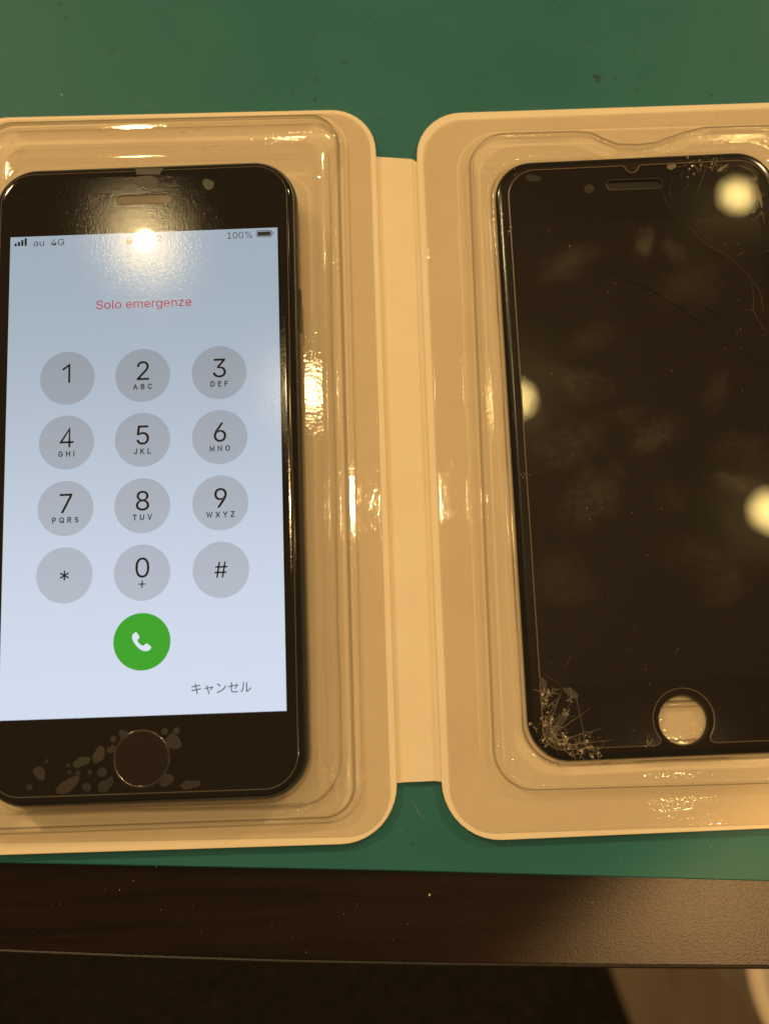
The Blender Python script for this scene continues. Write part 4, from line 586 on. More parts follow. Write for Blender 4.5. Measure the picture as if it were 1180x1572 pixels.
# desk: flat top, a low lip and a rounded front edge following the front line seen in the photograph
desk = thing('desk', 'dark brown woodgrain desk under the green cutting mat', 'desk')
front = pxpath([(-500, 1436), (-150, 1449), (0, 1456), (220, 1465), (430, 1472), (700, 1477), (1000, 1480), (1180, 1481), (1500, 1483), (2000, 1486)], -1.7)
prof = [(-900, 0.0), (1.6, 0.0)]
V, F = [], []
k = len(front)
for (x, y) in front: V.append((x, 700, -1.7))
for (x, y) in front: V.append((x, y, -1.7))
for i in range(k - 1): F.append((i, k + i, k + i + 1, i + 1))
add('desk_top', V, F, 'desk', desk, smooth=False)
V, F = [], []
edge = [(0.0, -0.35), (-0.15, 0.10), (-0.45, 0.22), (-0.75, 0.05), (-1.0, -0.6), (-1.35, -2.0), (-1.45, -6.0), (-1.45, -26.0), (1.0, -26.0)]
for (oy, oz) in edge:
    for (x, y) in front: V.append((x, y + oy, -1.7 + oz))
for r in range(len(edge) - 1):
    for i in range(k - 1): F.append((r * k + i, (r + 1) * k + i, (r + 1) * k + i + 1, r * k + i + 1))
add('front_edging', V, F, 'desk_edge', desk)

# ------------------------------------------------------------------ green cutting mat
mb = pxpath([(-500, 1316), (-150, 1322), (0, 1325), (300, 1331), (600, 1337), (900, 1345), (1180, 1353), (1500, 1362), (2000, 1376)], 0)
out = mb + [(mb[-1][0], 330), (mb[0][0], 330)]
V, F = loft([(out, -1.65), (out, -0.25), (grow(out, 0.25), 0.0)], False, True)
mat_o = tag(add('cutting_mat', V, F, 'mat', None), 'green cutting mat with dark stains under the open card case', 'cutting mat')

# ------------------------------------------------------------------ the folding card case with its two clear trays
case = thing('card_case', 'open cream card case with two clear plastic trays on the green mat', 'card case')
ZC = 2.0


def px4(q, z):
    return [at(u, v, z) for u, v in q]


def line_quad(left, bottom, right, top, z):
    """quad TL, BL, BR, TR from four lines, each given by two points of the picture (or a fixed x in mm)"""
    L = []
    for s in (left, bottom, right, top):
        if isinstance(s, (int, float)): L.append((Vector((s, 0)), Vector((0, 1))))
        else:
            a, b = Vector(at(*s[0], z)), Vector(at(*s[1], z)); L.append((a, b - a))

    def X(p, q):
        k = (q[0] - p[0]).cross(q[1]) / p[1].cross(q[1]); return tuple(p[0] + p[1] * k)
    return [X(L[0], L[3]), X(L[0], L[1]), X(L[2], L[1]), X(L[2], L[3])]


lx = at(12, 184, ZC)[0] - 9.5
cardL = line_quad(lx, ((0, 1313), (540, 1296)), ((577, 238), (609, 1202)), ((153, 176.5), (480, 169)), ZC)
rx = at(660, 700, ZC)[0] + 97
cardR = line_quad(((640, 249), (677.5, 1200)), ((770, 1290), (1180, 1272)), rx, ((705, 172.5), (1180, 157)), ZC)
for cq, lab, rad in ((cardL, 'left half of the card case', (9.5, 11, 12, 10.5)), (cardR, 'right half of the card case', (10.5, 12, 11, 10))):
    V, F = loft([(rq(cq, rad), 0.05), (rq(cq, rad), ZC - 0.25), (rq(inset(cq, 0.08), [q - .08 for q in rad]), ZC - 0.06), (rq(inset(cq, 0.25), [q - .25 for q in rad]), ZC)], True, True)
    add('card_panel', V, F, 'card', case, weighted=True)['label'] = lab
# spine: a strip between the panels, lower than they are, with scored creases along both sides
tops = [(576, 240.0, 1.2), (579, 240.5, 1.15), (582.5, 241, 0.75), (583.5, 241.0, 0.9), (585, 241, 1.12), (607, 242.5, 1.28), (629, 244, 1.2), (631.5, 244.3, 1.02), (632.5, 244.5, 1.22), (635.5, 246, 1.45), (636.5, 247, 1.33), (638, 248, 1.55), (643, 249, 1.75)]
bots = [(606, 1202, 1.2), (610.5, 1202, 1.15), (614.0, 1201.5, 0.75), (615.5, 1201.5, 0.9), (617.5, 1201, 1.12), (643, 1200, 1.28), (665, 1199, 1.2), (667, 1199, 1.02), (668.5, 1199, 1.22), (672, 1199.5, 1.45), (673.2, 1199.7, 1.33), (675.5, 1200, 1.55), (682, 1201, 1.75)]
V, F = [], []
NS = 24
for i in range(NS + 1):
    f = i / NS
    for (u0, v0, z0), (u1, v1, _) in zip(tops, bots):
        a, b = at(u0, v0, z0), at(u1, v1, z0)
        V.append((a[0] + (b[0] - a[0]) * f, a[1] + (b[1] - a[1]) * f, z0))
kt = len(tops)
for i in range(NS):
    for j in range(kt - 1): F.append((i * kt + j, (i + 1) * kt + j, (i + 1) * kt + j + 1, i * kt + j + 1))
nb = len(V)
V += [(x, y, 0.08) for x, y, z in V[:kt]] + [(x, y, 0.08) for x, y, z in V[NS * kt:NS * kt + kt]]
for j in range(kt - 1):
    F.append((nb + j, j, j + 1, nb + j + 1)); F.append((NS * kt + j, nb + kt + j, nb + kt + j + 1, NS * kt + j + 1))
add('spine', V, F, 'card', case, sharp=25)

# left clear tray
RN, RM = 14, 30
PH_BASE = SCREEN_Z - 7.3
flL = line_quad(lx + 1.2, ((430, 1287), (540, 1285)), ((573.7, 400), (597, 1150)), ((153, 181), (480, 174)), ZC + .2)
stL = line_quad(lx + 4.0, ((0, 1280), (430, 1265)), ((535, 300), (554, 1150)), ((153, 187), (440, 178)), 2.4)
aL = line_quad(lx + 5.2, ((0, 1273), (430, 1258)), ((521, 250), (545, 1190)), ((0, 194), (470, 182)), 3.0)
bL = line_quad(lx + 8.6, ((0, 1250), (450, 1237.5)), ((504, 241), (523, 1170)), ((0, 217), (440, 208)), 5.4)
cL = line_quad(lx + 11, ((0, 1246), (450, 1234)), ((491.5, 300), (509, 1170)), ((0, 252), (440, 243)), PH_BASE - .1)
FZ = PH_BASE - 0.12


def wavy(pts, amp, seed, wl=9.0):
    rnd = random.Random(seed); ph = [rnd.uniform(0, 6.28) for _ in range(6)]
    return [(x + amp * (math.sin(y / wl + ph[0]) + .5 * math.sin(y / (wl * .37) + ph[1])), y + amp * (math.sin(x / wl + ph[2]) + .5 * math.sin(x / (wl * .41) + ph[3]))) for x, y in pts]


R = lambda q, r: rq(q, r, RN, RM)
rings = [(R(flL, 9.2), ZC + .12), (R(inset(flL, .3), 8.9), ZC + .22), (R(inset(flL, .45), 8.8), ZC + .22), (R(inset(stL, -.4), 7.7), ZC + .22), (R(inset(stL, -.15), 7.5), ZC + .24), (R(inset(stL, .1), 7.3), ZC + .55), (R(inset(stL, .2), 7.2), ZC + .58),
         (R(inset(aL, -.45), 6.9), ZC + .58), (R(inset(aL, -.2), 6.8), ZC + .62), (R(aL, 6.6), ZC + .9), (R(inset(aL, .38), 6.3), ZC + 3.0), (R(inset(aL, .55), 6.2), ZC + 3.6), (R(inset(aL, .9), 5.9), ZC + 3.85),
         (R(inset(aL, 1.7), 5.4), ZC + 3.95), (wavy(R(inset(bL, -.35), (5, 5.5, 9.5, 5)), .10, 3), ZC + 3.75), (wavy(R(bL, (5, 5.5, 9.5, 5)), .10, 3), ZC + 3.5), (wavy(R(inset(bL, .12), (5, 5.5, 9.5, 5)), .10, 3), FZ + .0),
         (R(inset(cL, (-.7, -.1, -.9, -1.6)), 6.0), FZ - .45), (R(inset(cL, (-.1, -.02, -.1, -.1)), 6.0), FZ - .35), (R(inset(cL, .15), 6), FZ), (R(inset(cL, .4), 5.8), FZ)]
V, F = loft(rings, False, True)
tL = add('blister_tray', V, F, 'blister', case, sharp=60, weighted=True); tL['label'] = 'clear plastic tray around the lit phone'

# right clear tray with the finger notch in its upper wall
flR = line_quad(((664, 600), (687, 1150)), ((770, 1279), (1180, 1266)), rx - 1.3, ((720, 182.5), (1180, 165)), ZC + .2)
aR = line_quad(((722, 320), (756.5, 1160)), ((850, 1212), (1180, 1202.5)), rx - 5.5, ((790, 207), (1180, 195)), 2.4)
bR = line_quad(((735, 430), (768, 1150)), ((850, 1206), (1180, 1197)), rx - 8, ((790, 214), (1180, 203)), 4.0)
PZ = 4.0
panel = px4([(757, 252), (813, 1171), (1274, 1152), (1184, 232)], PZ - .6)
NOTCH = [(880, 0), (905, 3), (925, 14), (945, 22.5), (975, 24), (1000, 22), (1025, 14), (1050, 6), (1080, 0)]
nx = [at(u, 205, 2.4)[0] for u, _ in NOTCH]; nd = [d / 6.35 for _, d in NOTCH]


def notch(pts, top_y, k):
    out = []
    for x, y in pts:
        d = 0.0
        if y > top_y and nx[0] < x < nx[-1]:
            for i in range(len(nx) - 1):
                if nx[i] <= x <= nx[i + 1]:
                    f = (x - nx[i]) / (nx[i + 1] - nx[i]); f = f * f * (3 - 2 * f) * .5 + f * .5
                    d = nd[i] + (nd[i + 1] - nd[i]) * f
        out.append((x, y - d * k))
    return out


RN, RM = 14, 60
ty = aR[0][1] - 12
rings = [(R(flR, 9.5), ZC + .12), (R(inset(flR, .3), 9.2), ZC + .22), (R(inset(flR, .6), 8.9), ZC + .22), (R(inset(aR, (-3.4, -2.4, -1.3, -1.6)), 10.3), ZC + .22), (R(inset(aR, (-3.0, -2.0, -1, -1.2)), 10.0), ZC + .22), (R(inset(aR, (-2.8, -1.8, -.8, -1.0)), 9.8), ZC + .40), (R(inset(aR, (-2.7, -1.7, -.75, -.95)), 9.7), ZC + .42),
         (notch(R(inset(aR, -.3), 8.7), ty, 1), ZC + .42), (notch(R(inset(aR, -.15), 8.6), ty, 1), ZC + .45), (notch(R(aR, 8.5), ty, 1), ZC + .6), (notch(R(inset(aR, .28), 8.3), ty, 1), ZC + 2.0), (notch(R(inset(aR, .45), 8.2), ty, 1), ZC + 2.25), (notch(R(inset(aR, .8), 8), ty, .98), ZC + 2.35),
         (notch(R(inset(bR, -.25), 7.2), ty, .9), ZC + 2.3), (notch(R(bR, 7.1), ty, .85), ZC + 2.0), (notch(R(inset(bR, .3), 7), ty, .8), ZC + 1.9),
         (notch(R(inset(panel, (-3.6, -3.4, -3, -2.6)), 9.4), ty, .35), ZC + 1.95), (R(inset(panel, (-2.0, -1.6, -2, -1.3)), 9.0), ZC + 1.85), (wavy(R(inset(panel, (-1.1, -1.0, -1, -.8)), 8.9), .10, 5, 5), ZC + 1.75), (wavy(R(inset(panel, (-.9, -.8, -.8, -.6)), 8.8), .10, 5, 5), ZC + 1.5),
         (R(inset(panel, (-.7, -.5, -.5, -.4)), 8.8), ZC + .5), (R(inset(panel, 0.3), 8.4), ZC + .35)]
V, F = loft(rings, False, True)
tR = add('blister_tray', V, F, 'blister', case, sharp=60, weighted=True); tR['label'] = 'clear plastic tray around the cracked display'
# wrinkles pressed into the plastic where the sheet was drawn round the corners
for tray, spots in ((tL, ((500, 1180, 26, 16, 5.12, 2.6), (478, 1205, 12, 14, 5.12, 2.2), (512, 1225, 14, 10, 6.0, 2.0), (12, 235, 12, 14, 5.12, 2.4), (498, 205, 12, 9, 6.0, 2.0), (470, 235, 8, 10, 5.12, 2.0), (300, 228, 9, 60, 5.12, 3.0), (250, 200, 14, 60, 5.98, 2.5))),
                    (tR, ((752, 262, 14, 10, 4.0, 2.6), (775, 1165, 14, 12, 3.98, 2.8), (800, 1192, 10, 12, 3.98, 2.6), (1010, 222, 12, 16, 4.1, 1.2), (1090, 213, 16, 20, 4.25, 1.4), (1040, 1188, 14, 50, 3.95, 1.6), (752, 600, 10, 26, 4.0, 2.0)))):
    rw = random.Random(21); V, F = [], []
    for u, v, n, sp_, z, ln in spots:
        for _ in range(n):
            long_x = sp_ >= 40; uu = u + rw.gauss(0, sp_); vv = v + rw.gauss(0, 5 if long_x else sp_)
            x, y = at(uu, vv, z); an = rw.gauss(0, .15) if long_x else rw.uniform(0, 3.14); L = ln * rw.uniform(.3, 1.0); be = rw.gauss(0, .5); path = []
            for k in range(7):
                path.append((x, y, 0)); x += math.cos(an) * L / 6; y += math.sin(an) * L / 6; an += be / 6
            strand(path, z, rw.uniform(.10, .32), V, F, lift=.22)
    wo = add('sheet_wrinkles', V, F, 'wrinkle', tray, sharp=80); wo['kind'] = 'stuff'
# ribs moulded in the tray floor, seen through the home-button hole
hx, hy = at(1048, 1107, ZC + .6)
for oy, hh, L in ((3.6, 1.0, 30), (-4.4, .9, 30), (-6.2, .9, 30)):
    V, F = [], []
    pr = [(-.75, 0), (-.5, hh * .8), (-.2, hh), (.2, hh), (.5, hh * .8), (.75, 0)]
    for x in (hx - L / 2, hx + L / 2):
        V += [(x, hy + oy + a, ZC + .42 + b) for a, b in pr]
    for i in range(5): F.append((i, 6 + i, 7 + i, i + 1))
    add('tray_rib', V, F, 'blister', tR)

# ------------------------------------------------------------------ the lit phone
phone = thing('smartphone', 'black phone with lit dial pad, lying in the left clear tray', 'phone')
BW, BH = 67.1, 138.2
box = [(-BW / 2, BH / 2 - .55), (-BW / 2, -BH / 2 - .55), (BW / 2, -BH / 2 - .55), (BW / 2, BH / 2 - .55)]
rings = []
for ins, z in ((1.9, 0.0), (1.0, .35), (.4, 1.0), (.08, 2.1), (0, 3.2), (0, 4.2), (.08, 5.0), (.32, 5.8), (.62, 6.3)):
    rings.append((rq(inset(box, ins), 9.6 - ins, 14, 20), PH_BASE + z))
V, F = loft(rings, True, False)
add('frame', V, F, 'frame', phone)
V, F = loft([(rq(inset(box, .62), 9.0, 14, 20), PH_BASE + 6.3), (rq(inset(box, .86), 8.75, 14, 20), PH_BASE + 6.28), (rq(inset(box, .88), 8.7, 14, 20), PH_BASE + 6.42)])
add('gasket', V, F, 'button', phone)
ex, ey = at(221, 306, SCREEN_Z)
ear = capsule(ex, ey, 12.1, 1.12, math.radians(0.4))
grings = [(rq(inset(box, a), 9.6 - a, 14, 20), SCREEN_Z - d) for a, d in ((.90, .88), (1.0, .62), (1.2, .40), (1.6, .20), (2.1, .08), (2.7, .02), (3.2, 0.0))]
V, F = loft(grings, False, True, [ear])
add('front_glass', V, F, 'glass', phone, sharp=50, weighted=True)
V, F = loft([(ear, SCREEN_Z), (grow(ear, .10), SCREEN_Z - .18)])
er = add('earpiece', V, F, 'rim', phone)
V, F = loft([(grow(ear, .10), SCREEN_Z - .19), (grow(ear, .2), SCREEN_Z - .22)], False, True)
add('grille', V, F, 'mesh_grille', er)
sx, sy = at(147, 310, SCREEN_Z)
plate('sensor', circle(sx, sy, 1.1, 32), SCREEN_Z + .002, SCREEN_Z + .008, 'bubble_low', phone)
# side button
b0, b1 = at(459, 443, SCREEN_Z - 2.6), at(462, 509, SCREEN_Z - 2.6)
V, F = [], []
yy0, yy1 = b1[1], b0[1]
prof = [(.0, -.9), (.45, -.85), (.55, -.6), (.55, .6), (.45, .85), (0, .9)]
for y, s in ((yy0, .3), (yy0 + .5, 1), (yy1 - .5, 1), (yy1, .3)):
    V += [(BW / 2 - .15 + a * (s if a else 1) , y, PH_BASE + 3.9 + b) for a, b in prof]
for i in range(3):
    for j in range(5): F.append((i * 6 + j, (i + 1) * 6 + j, (i + 1) * 6 + j + 1, i * 6 + j + 1))
add('side_button', V, F, 'button', phone)
# edge of the protective film on the phone
fq = rq(inset(box, (2.0, 2.3, 2.1, 2.0)), 7.0, 14, 20)
V, F = loft([(fq, SCREEN_Z - .09), (fq, SCREEN_Z + .03), (grow(fq, .07), SCREEN_Z + .05), (grow(fq, .12), SCREEN_Z - .02)])
add('film_edge', V, F, 'film_edge', phone)
# home button
hx, hy = at(217.5, 1165, SCREEN_Z)
V, F = loft([(circle(hx, hy, 5.75, 64), SCREEN_Z + .0), (circle(hx, hy, 5.66, 64), SCREEN_Z + .05), (circle(hx, hy, 5.5, 64), SCREEN_Z + .05), (circle(hx, hy, 5.35, 64), SCREEN_Z + .004)])
hb = add('home_button', V, F, 'ring', phone)
plate('button_face', circle(hx, hy, 5.4, 64), SCREEN_Z + .002, SCREEN_Z + .006, 'home', hb)


def blob(name, u, v, a, b, rot, seed, mat, parent, z, wob=.12):
    rnd = random.Random(seed); x, y = at(u, v, z); p1, p2, p3 = (rnd.uniform(0, 6.28) for _ in range(3))
    pts = []
    for k in range(28):
        th = 2 * math.pi * k / 28; r = 1 + wob * math.sin(2 * th + p1) + wob * .7 * math.sin(3 * th + p2) + wob * .3 * math.sin(5 * th + p3)
        px_, py_ = a * r * math.cos(th), b * r * math.sin(th); co, si = math.cos(rot), math.sin(rot)
        pts.append((x + px_ * co - py_ * si, y + px_ * si + py_ * co))
    V, F = loft([(pts, z + .001), (grow(pts, min(a, b) * .06), z + .010)], False, True)
    return add(name, V, F, mat, parent, smooth=False)


for i, (u, v, a, b, r, m) in enumerate(((225, 279, 2.9, 1.75, 0, 'bubble'), (320, 283, 1.25, 1.6, .2, 'bubble'),
        (61, 1187, 1.3, 1.55, .4, 'bubble'), (72, 1169, .45, .45, 0, 'bubble_low'), (45, 1209, .75, .8, 0, 'bubble_low'), (125, 1170, 1.9, 1.15, .35, 'bubble'), (152, 1159, 1.35, 1.85, -.25, 'bubble'),
        (105, 1175, .45, .45, 0, 'bubble_low'), (107, 1186, .45, .45, 0, 'bubble_low'), (120, 1187, .6, .55, 0, 'bubble_low'), (138, 1186, .5, .55, 0, 'bubble_low'), (157, 1186, 1.0, 1.15, 0, 'bubble_low'),
        (104, 1206, 3.0, 1.3, .45, 'bubble'), (133, 1209, 1.1, .9, .3, 'bubble_low'), (162, 1206, 2.0, 1.2, .4, 'bubble_low'), (170, 1196, .5, .5, 0, 'bubble_low'),
        (174, 1135, .75, .75, 0, 'bubble_low'), (171, 1151, 1.0, .9, 0, 'bubble_low'), (190, 1128, 1.2, 1.0, 0, 'bubble_low'), (253, 1123, .75, .8, 0, 'bubble_low'), (271, 1122, .8, .75, 0, 'bubble_low'), (266, 1139, 1.8, 1.7, 0, 'bubble_low'), (255, 1198, 1.7, 1.3, 0, 'bubble_low'), (292, 1205, 2.2, 1.0, .2, 'bubble_low'))):
    blob('air_bubble', u, v, a * .88, b * .88, r, 40 + i, m, phone, SCREEN_Z + .0011 * i, .04 if a < .9 else .11)
# clear tab of the film above the earpiece
tp = pxpath([(208, 259), (210, 268), (245, 268), (251, 258)], SCREEN_Z + .02)
V, F = loft([(tp, SCREEN_Z - .5), (tp, SCREEN_Z + .03)], False, True)
add('film_tab', V, F, 'bubble', phone)

# display and what it shows
page = [(-29.25, 52.02), (-29.25, -52.02), (29.25, -52.02), (29.25, 52.02)]
Z0 = SCREEN_Z + .010
screen = plate('screen', page, Z0 - .006, Z0, 'page', phone)


def glyph(key, x, y, size, mat, name, z, width=None, sy=None):
    v, f = GLYPH[key]
    s = size / 1000.0
    xs = [a for a, b in v]; k = 1.0
    mid = (min(xs) + max(xs)) / 2
    if width: k = width / ((max(xs) - min(xs)) * s)
    V = [(x + (a - mid) * s * k, y + b * s, z) for a, b in v]
    o = add(name, V, [tuple(q) for q in f], mat, screen, smooth=False)
    return o


rows = (19.58, 5.46, -8.70, -22.80); cols = (-16.28, -.15, 16.22)
labels = (('1', ''), ('2', 'ABC'), ('3', 'DEF'), ('4', 'GHI'), ('5', 'JKL'), ('6', 'MNO'), ('7', 'PQRS'), ('8', 'TUV'), ('9', 'WXYZ'), ('*', ''), ('0', '+'), ('#', ''))
for i, (d, sub) in enumerate(labels):
    x, y = cols[i % 3], rows[i // 3]
    plate('dial_key', circle(x, y, 5.87, 64), Z0 + .004, Z0 + .010, 'key', screen)
    if d == '*': glyph('*', x, y - 2.65, 7.1, 'ink', 'numeral', Z0 + .016)
    elif d == '#': glyph('#', x, y - 1.62, 6.5, 'ink', 'numeral', Z0 + .016)
    elif d == '1': stroke_text('1', x - .25, y - .85, 3.75, 0, .42, 'ink', 'numeral', Z0 + .014, screen)
    elif d == '4': stroke_text('4', x + .05, y - .88, 3.8, 0, .42, 'ink', 'numeral', Z0 + .014, screen)
    else: glyph(d, x + .05, y - 1.02, 8.1, 'ink', 'numeral', Z0 + .016)
    if sub == '+': glyph('+', x, y - 3.28, 4.4, 'ink', 'lettering', Z0 + .016)
    elif sub: stroke_text(sub, x, y - 2.98, 1.0, .88, .235, 'ink_soft', 'lettering', Z0 + .014, screen)
plate('call_key', circle(-.15, -37.05, 5.87, 64), Z0 + .004, Z0 + .010, 'green', screen)
# handset sign: an arc with a rounded block at each end
hs = [at(160 + a_ / 4.917, 820 + b_ / 4.917, SCREEN_Z) for a_, b_ in ((240, 738), (225, 748), (213, 763), (211, 785), (222, 812), (245, 845), (275, 872), (305, 884), (330, 882), (350, 870), (357, 853),
      (345, 840), (325, 826), (312, 828), (300, 842), (280, 838), (262, 822), (250, 800), (262, 790), (268, 775), (250, 748))]
V, F = loft([(hs, Z0 + .014), (hs, Z0 + .017)], False, True)
add('handset_sign', V, F, 'white', screen, smooth=False)
x, y = at(221, 467, SCREEN_Z); glyph('emerg', x, y - .75, 3.75, 'ink_red', 'lettering', Z0 + .016, width=20.6)
x, y = at(340, 1056, SCREEN_Z); glyph('cancel', x, y - .95, 7.4, 'ink_soft', 'lettering', Z0 + .016, width=12.2)
x, y = at(75.5, 372.5, SCREEN_Z); glyph('status', x, y - .72, 2.85, 'ink_soft', 'lettering', Z0 + .016, width=6.75)
x, y = at(368, 361, SCREEN_Z); glyph('pct', x, y - .75, 2.95, 'ink_soft', 'lettering', Z0 + .016, width=5.45)
x, y = at(245, 365.5, SCREEN_Z); glyph('m2', x, y - .75, 2.85, 'ink_soft', 'numeral', Z0 + .016)
for i in range(4):
    x, y = at(24.5 + 5.1 * i, 378.2 - .25 * i, SCREEN_Z); hgt = (.65, 1.0, 1.35, 1.75)[i]
    plate('signal_bar', [(x - .24, y), (x + .24, y), (x + .24, y + hgt), (x - .24, y + hgt)], Z0 + .012, Z0 + .016, 'ink', screen)
x, y = at(405.5, 358.8, SCREEN_Z)
q = [(x - 1.75, y + .80), (x - 1.75, y - .80), (x + 1.75, y - .80), (x + 1.75, y + .80)]
o1, o2 = rq(q, .5, 5, 0), rq(inset(q, .14), .38, 5, 0)
V, F = loft([(o1, Z0 + .014), (o2, Z0 + .014)]); add('battery_outline', V, F, 'ink_soft', screen, smooth=False)
plate('battery_level', rq(inset(q, .30), .15, 4, 0), Z0 + .012, Z0 + .016, 'batt', screen)
plate('battery_tip', [(x + 1.92, y + .28), (x + 1.92, y - .28), (x + 2.12, y - .15), (x + 2.12, y + .15)], Z0 + .012, Z0 + .016, 'ink_soft', screen)
x, y = at(198.5, 369.5, SCREEN_Z)
lk = plate('lock_sign', [(x - .55, y + .1), (x - .55, y - .75), (x + .55, y - .75), (x + .55, y + .1)], Z0 + .012, Z0 + .016, 'lock', screen)
V, F = loft([([(x + r * math.cos(math.radians(a)), y + .15 + r * 1.5 * math.sin(math.radians(a))) for a in range(0, 181, 15)], Z0 + .016) for r in (.42, .28)])
F = [f for f in F if not (f[0] == 12 or f[1] == 0 and f[0] == 12)]
add('lock_sign', V, F, 'lock', screen, smooth=False)

# ------------------------------------------------------------------ the cracked display panel
disp = thing('display_panel', 'cracked black phone display with open home-button hole, in the right clear tray', 'phone display')
hcx, hcy = at(1049, 1106, PZ)
hole = circle(hcx, hcy, 5.35, 64)
e0, e1 = at(931, 284, PZ), at(1015, 281, PZ)
ecx, ecy = (e0[0] + e1[0]) / 2, (e0[1] + e1[1]) / 2; erot = math.atan2(e1[1] - e0[1], e1[0] - e0[0]); eL = math.hypot(e1[0] - e0[0], e1[1] - e0[1])
ear2 = capsule(ecx, ecy, eL, 1.08, erot)
pr_ = 8.6
rings = [(rq(inset(panel, .9), pr_ - .9, 14, 20), PZ - 1.6), (rq(inset(panel, .2), pr_ - .2, 14, 20), PZ - 1.45), (rq(inset(panel, 0), pr_, 14, 20), PZ - 1.1), (rq(panel, pr_, 14, 20), PZ - .75), (rq(inset(panel, .14), pr_ - .14, 14, 20), PZ - .5),
         (rq(inset(panel, .45), pr_ - .45, 14, 20), PZ - .24), (rq(inset(panel, .9), pr_ - .9, 14, 20), PZ - .09), (rq(inset(panel, 1.5), pr_ - 1.5, 14, 20), PZ - .02), (rq(inset(panel, 1.9), pr_ - 1.9, 14, 20), PZ)]
V, F = loft(rings[:-1]); add('panel_frame', V, F, 'panel_edge', disp)
V, F = loft(rings[-2:], False, True, [hole, ear2])
add('front_glass', V, F, 'panel_glass', disp)
V, F = loft([(hole, PZ), (grow(hole, .1), PZ - .25), (grow(hole, .25), PZ - .5), (grow(hole, .28), PZ - 1.6)])
F = [tuple(reversed(f)) for f in F]
add('home_hole_wall', V, F, 'panel_edge', disp)
V, F = loft([(grow(ear2, -.22), PZ + .004), (grow(ear2, -.1), PZ + .03), (ear2, PZ - .02)])
add('earpiece_rim', V, F, 'rim', disp)
V, F = loft([(ear2, PZ), (grow(ear2, .12), PZ - .3), (grow(ear2, .14), PZ - .9)], False, True)
add('earpiece_slot', V, F, 'slot', disp)
lc = px4([(789, 346), (829, 1052), (1245, 1034), (1165, 331)], PZ)
plate('unlit_screen', lc, PZ + .002, PZ + .010, 'panel_lcd', disp)
cx_, cy_ = at(904, 289.5, PZ)
V, F = loft([(circle(cx_, cy_, 1.12, 32), PZ + .003), (circle(cx_, cy_, 1.0, 32), PZ + .02), (circle(cx_, cy_, .85, 32), PZ + .005)], False, True)
add('camera_window', V, F, 'bubble', disp)
blob('air_bubble', 818, 273, 1.6, .95, -.1, 7, 'bubble_low', disp, PZ + .005, .12)

# protector glass: a sheet of its own over the display, cut out round the home button, notched above the earpiece
ZP = PZ + .33
pq = px4([(777, 262), (834.5, 1153), (1262, 1134), (1178, 243)], ZP)
base = rq(pq, (6.5, 4.0, 6, 7.2), 12, 0)
outl = []
BLv, BRv, TLv, TRv = Vector(pq[1]), Vector(pq[2]), Vector(pq[0]), Vector(pq[3])
ctr = Vector(at(1049, 1104, ZP)); rc = 6.28
nseg = 13
outl += base[0:nseg]                 # TL arc
outl += base[nseg:2 * nseg]          # BL arc
e = (BRv - BLv).normalized(); nn = Vector((-e.y, e.x))
foot = BLv + e * (ctr - BLv).dot(e); hgt = (ctr - foot).dot(nn)     # height of the centre above the lower edge
half = rc * .80; fil = 1.1
for s in (-1, 1):
    part = []
    a_end = math.atan2(-hgt * .62, half)
    th0 = math.asin(min(1, .62))
    pts = [foot + e * (-(half + fil * 1.5)), foot + e * (-(half + fil * .75)) + nn * .12, foot + e * (-(half + fil * .15)) + nn * .55, foot + e * (-half - fil * .02) + nn * 1.2]
    if s == -1:
        outl += [tuple(p) for p in pts]
    else:
        for k in range(33):
            th = math.radians(218 - 256 * k / 32); outl.append((ctr.x + rc * (math.cos(th) * e.x + math.sin(th) * nn.x), ctr.y + rc * (math.cos(th) * e.y + math.sin(th) * nn.y)))
        for p in reversed(pts):
            r = p - foot; outl.append(tuple(foot - e * r.dot(e) + nn * r.dot(nn)))
outl += base[2 * nseg:3 * nseg] + base[3 * nseg:4 * nseg]
te = (TLv - TRv).normalized(); tn = Vector((-te.y, te.x))   # inward
nc = Vector(at(968.5, 250, ZP)); nc = TRv + te * (nc - TRv).dot(te)
for s_, d_ in ((-2.3, 0), (-1.75, .12), (-1.4, .6), (-1.0, 1.35), (-.4, 1.72), (.3, 1.75), (.95, 1.4), (1.35, .65), (1.7, .12), (2.3, 0)):
    outl.append(tuple(nc + te * s_ + tn * d_))
prot = disp
V, F = loft([(outl, PZ + .03), (outl, ZP - .12), (grow(outl, .24), ZP)], False, False)
edge_o = add('protector_edge', V, F, 'rim', disp)
V, F = loft([(grow(outl, .24), ZP), (grow(outl, .26), ZP)], False, True)
me_o = add('screen_protector', V, F, 'protector', disp)
me_o['label'] = 'scratched and cracked protector glass over the black display'

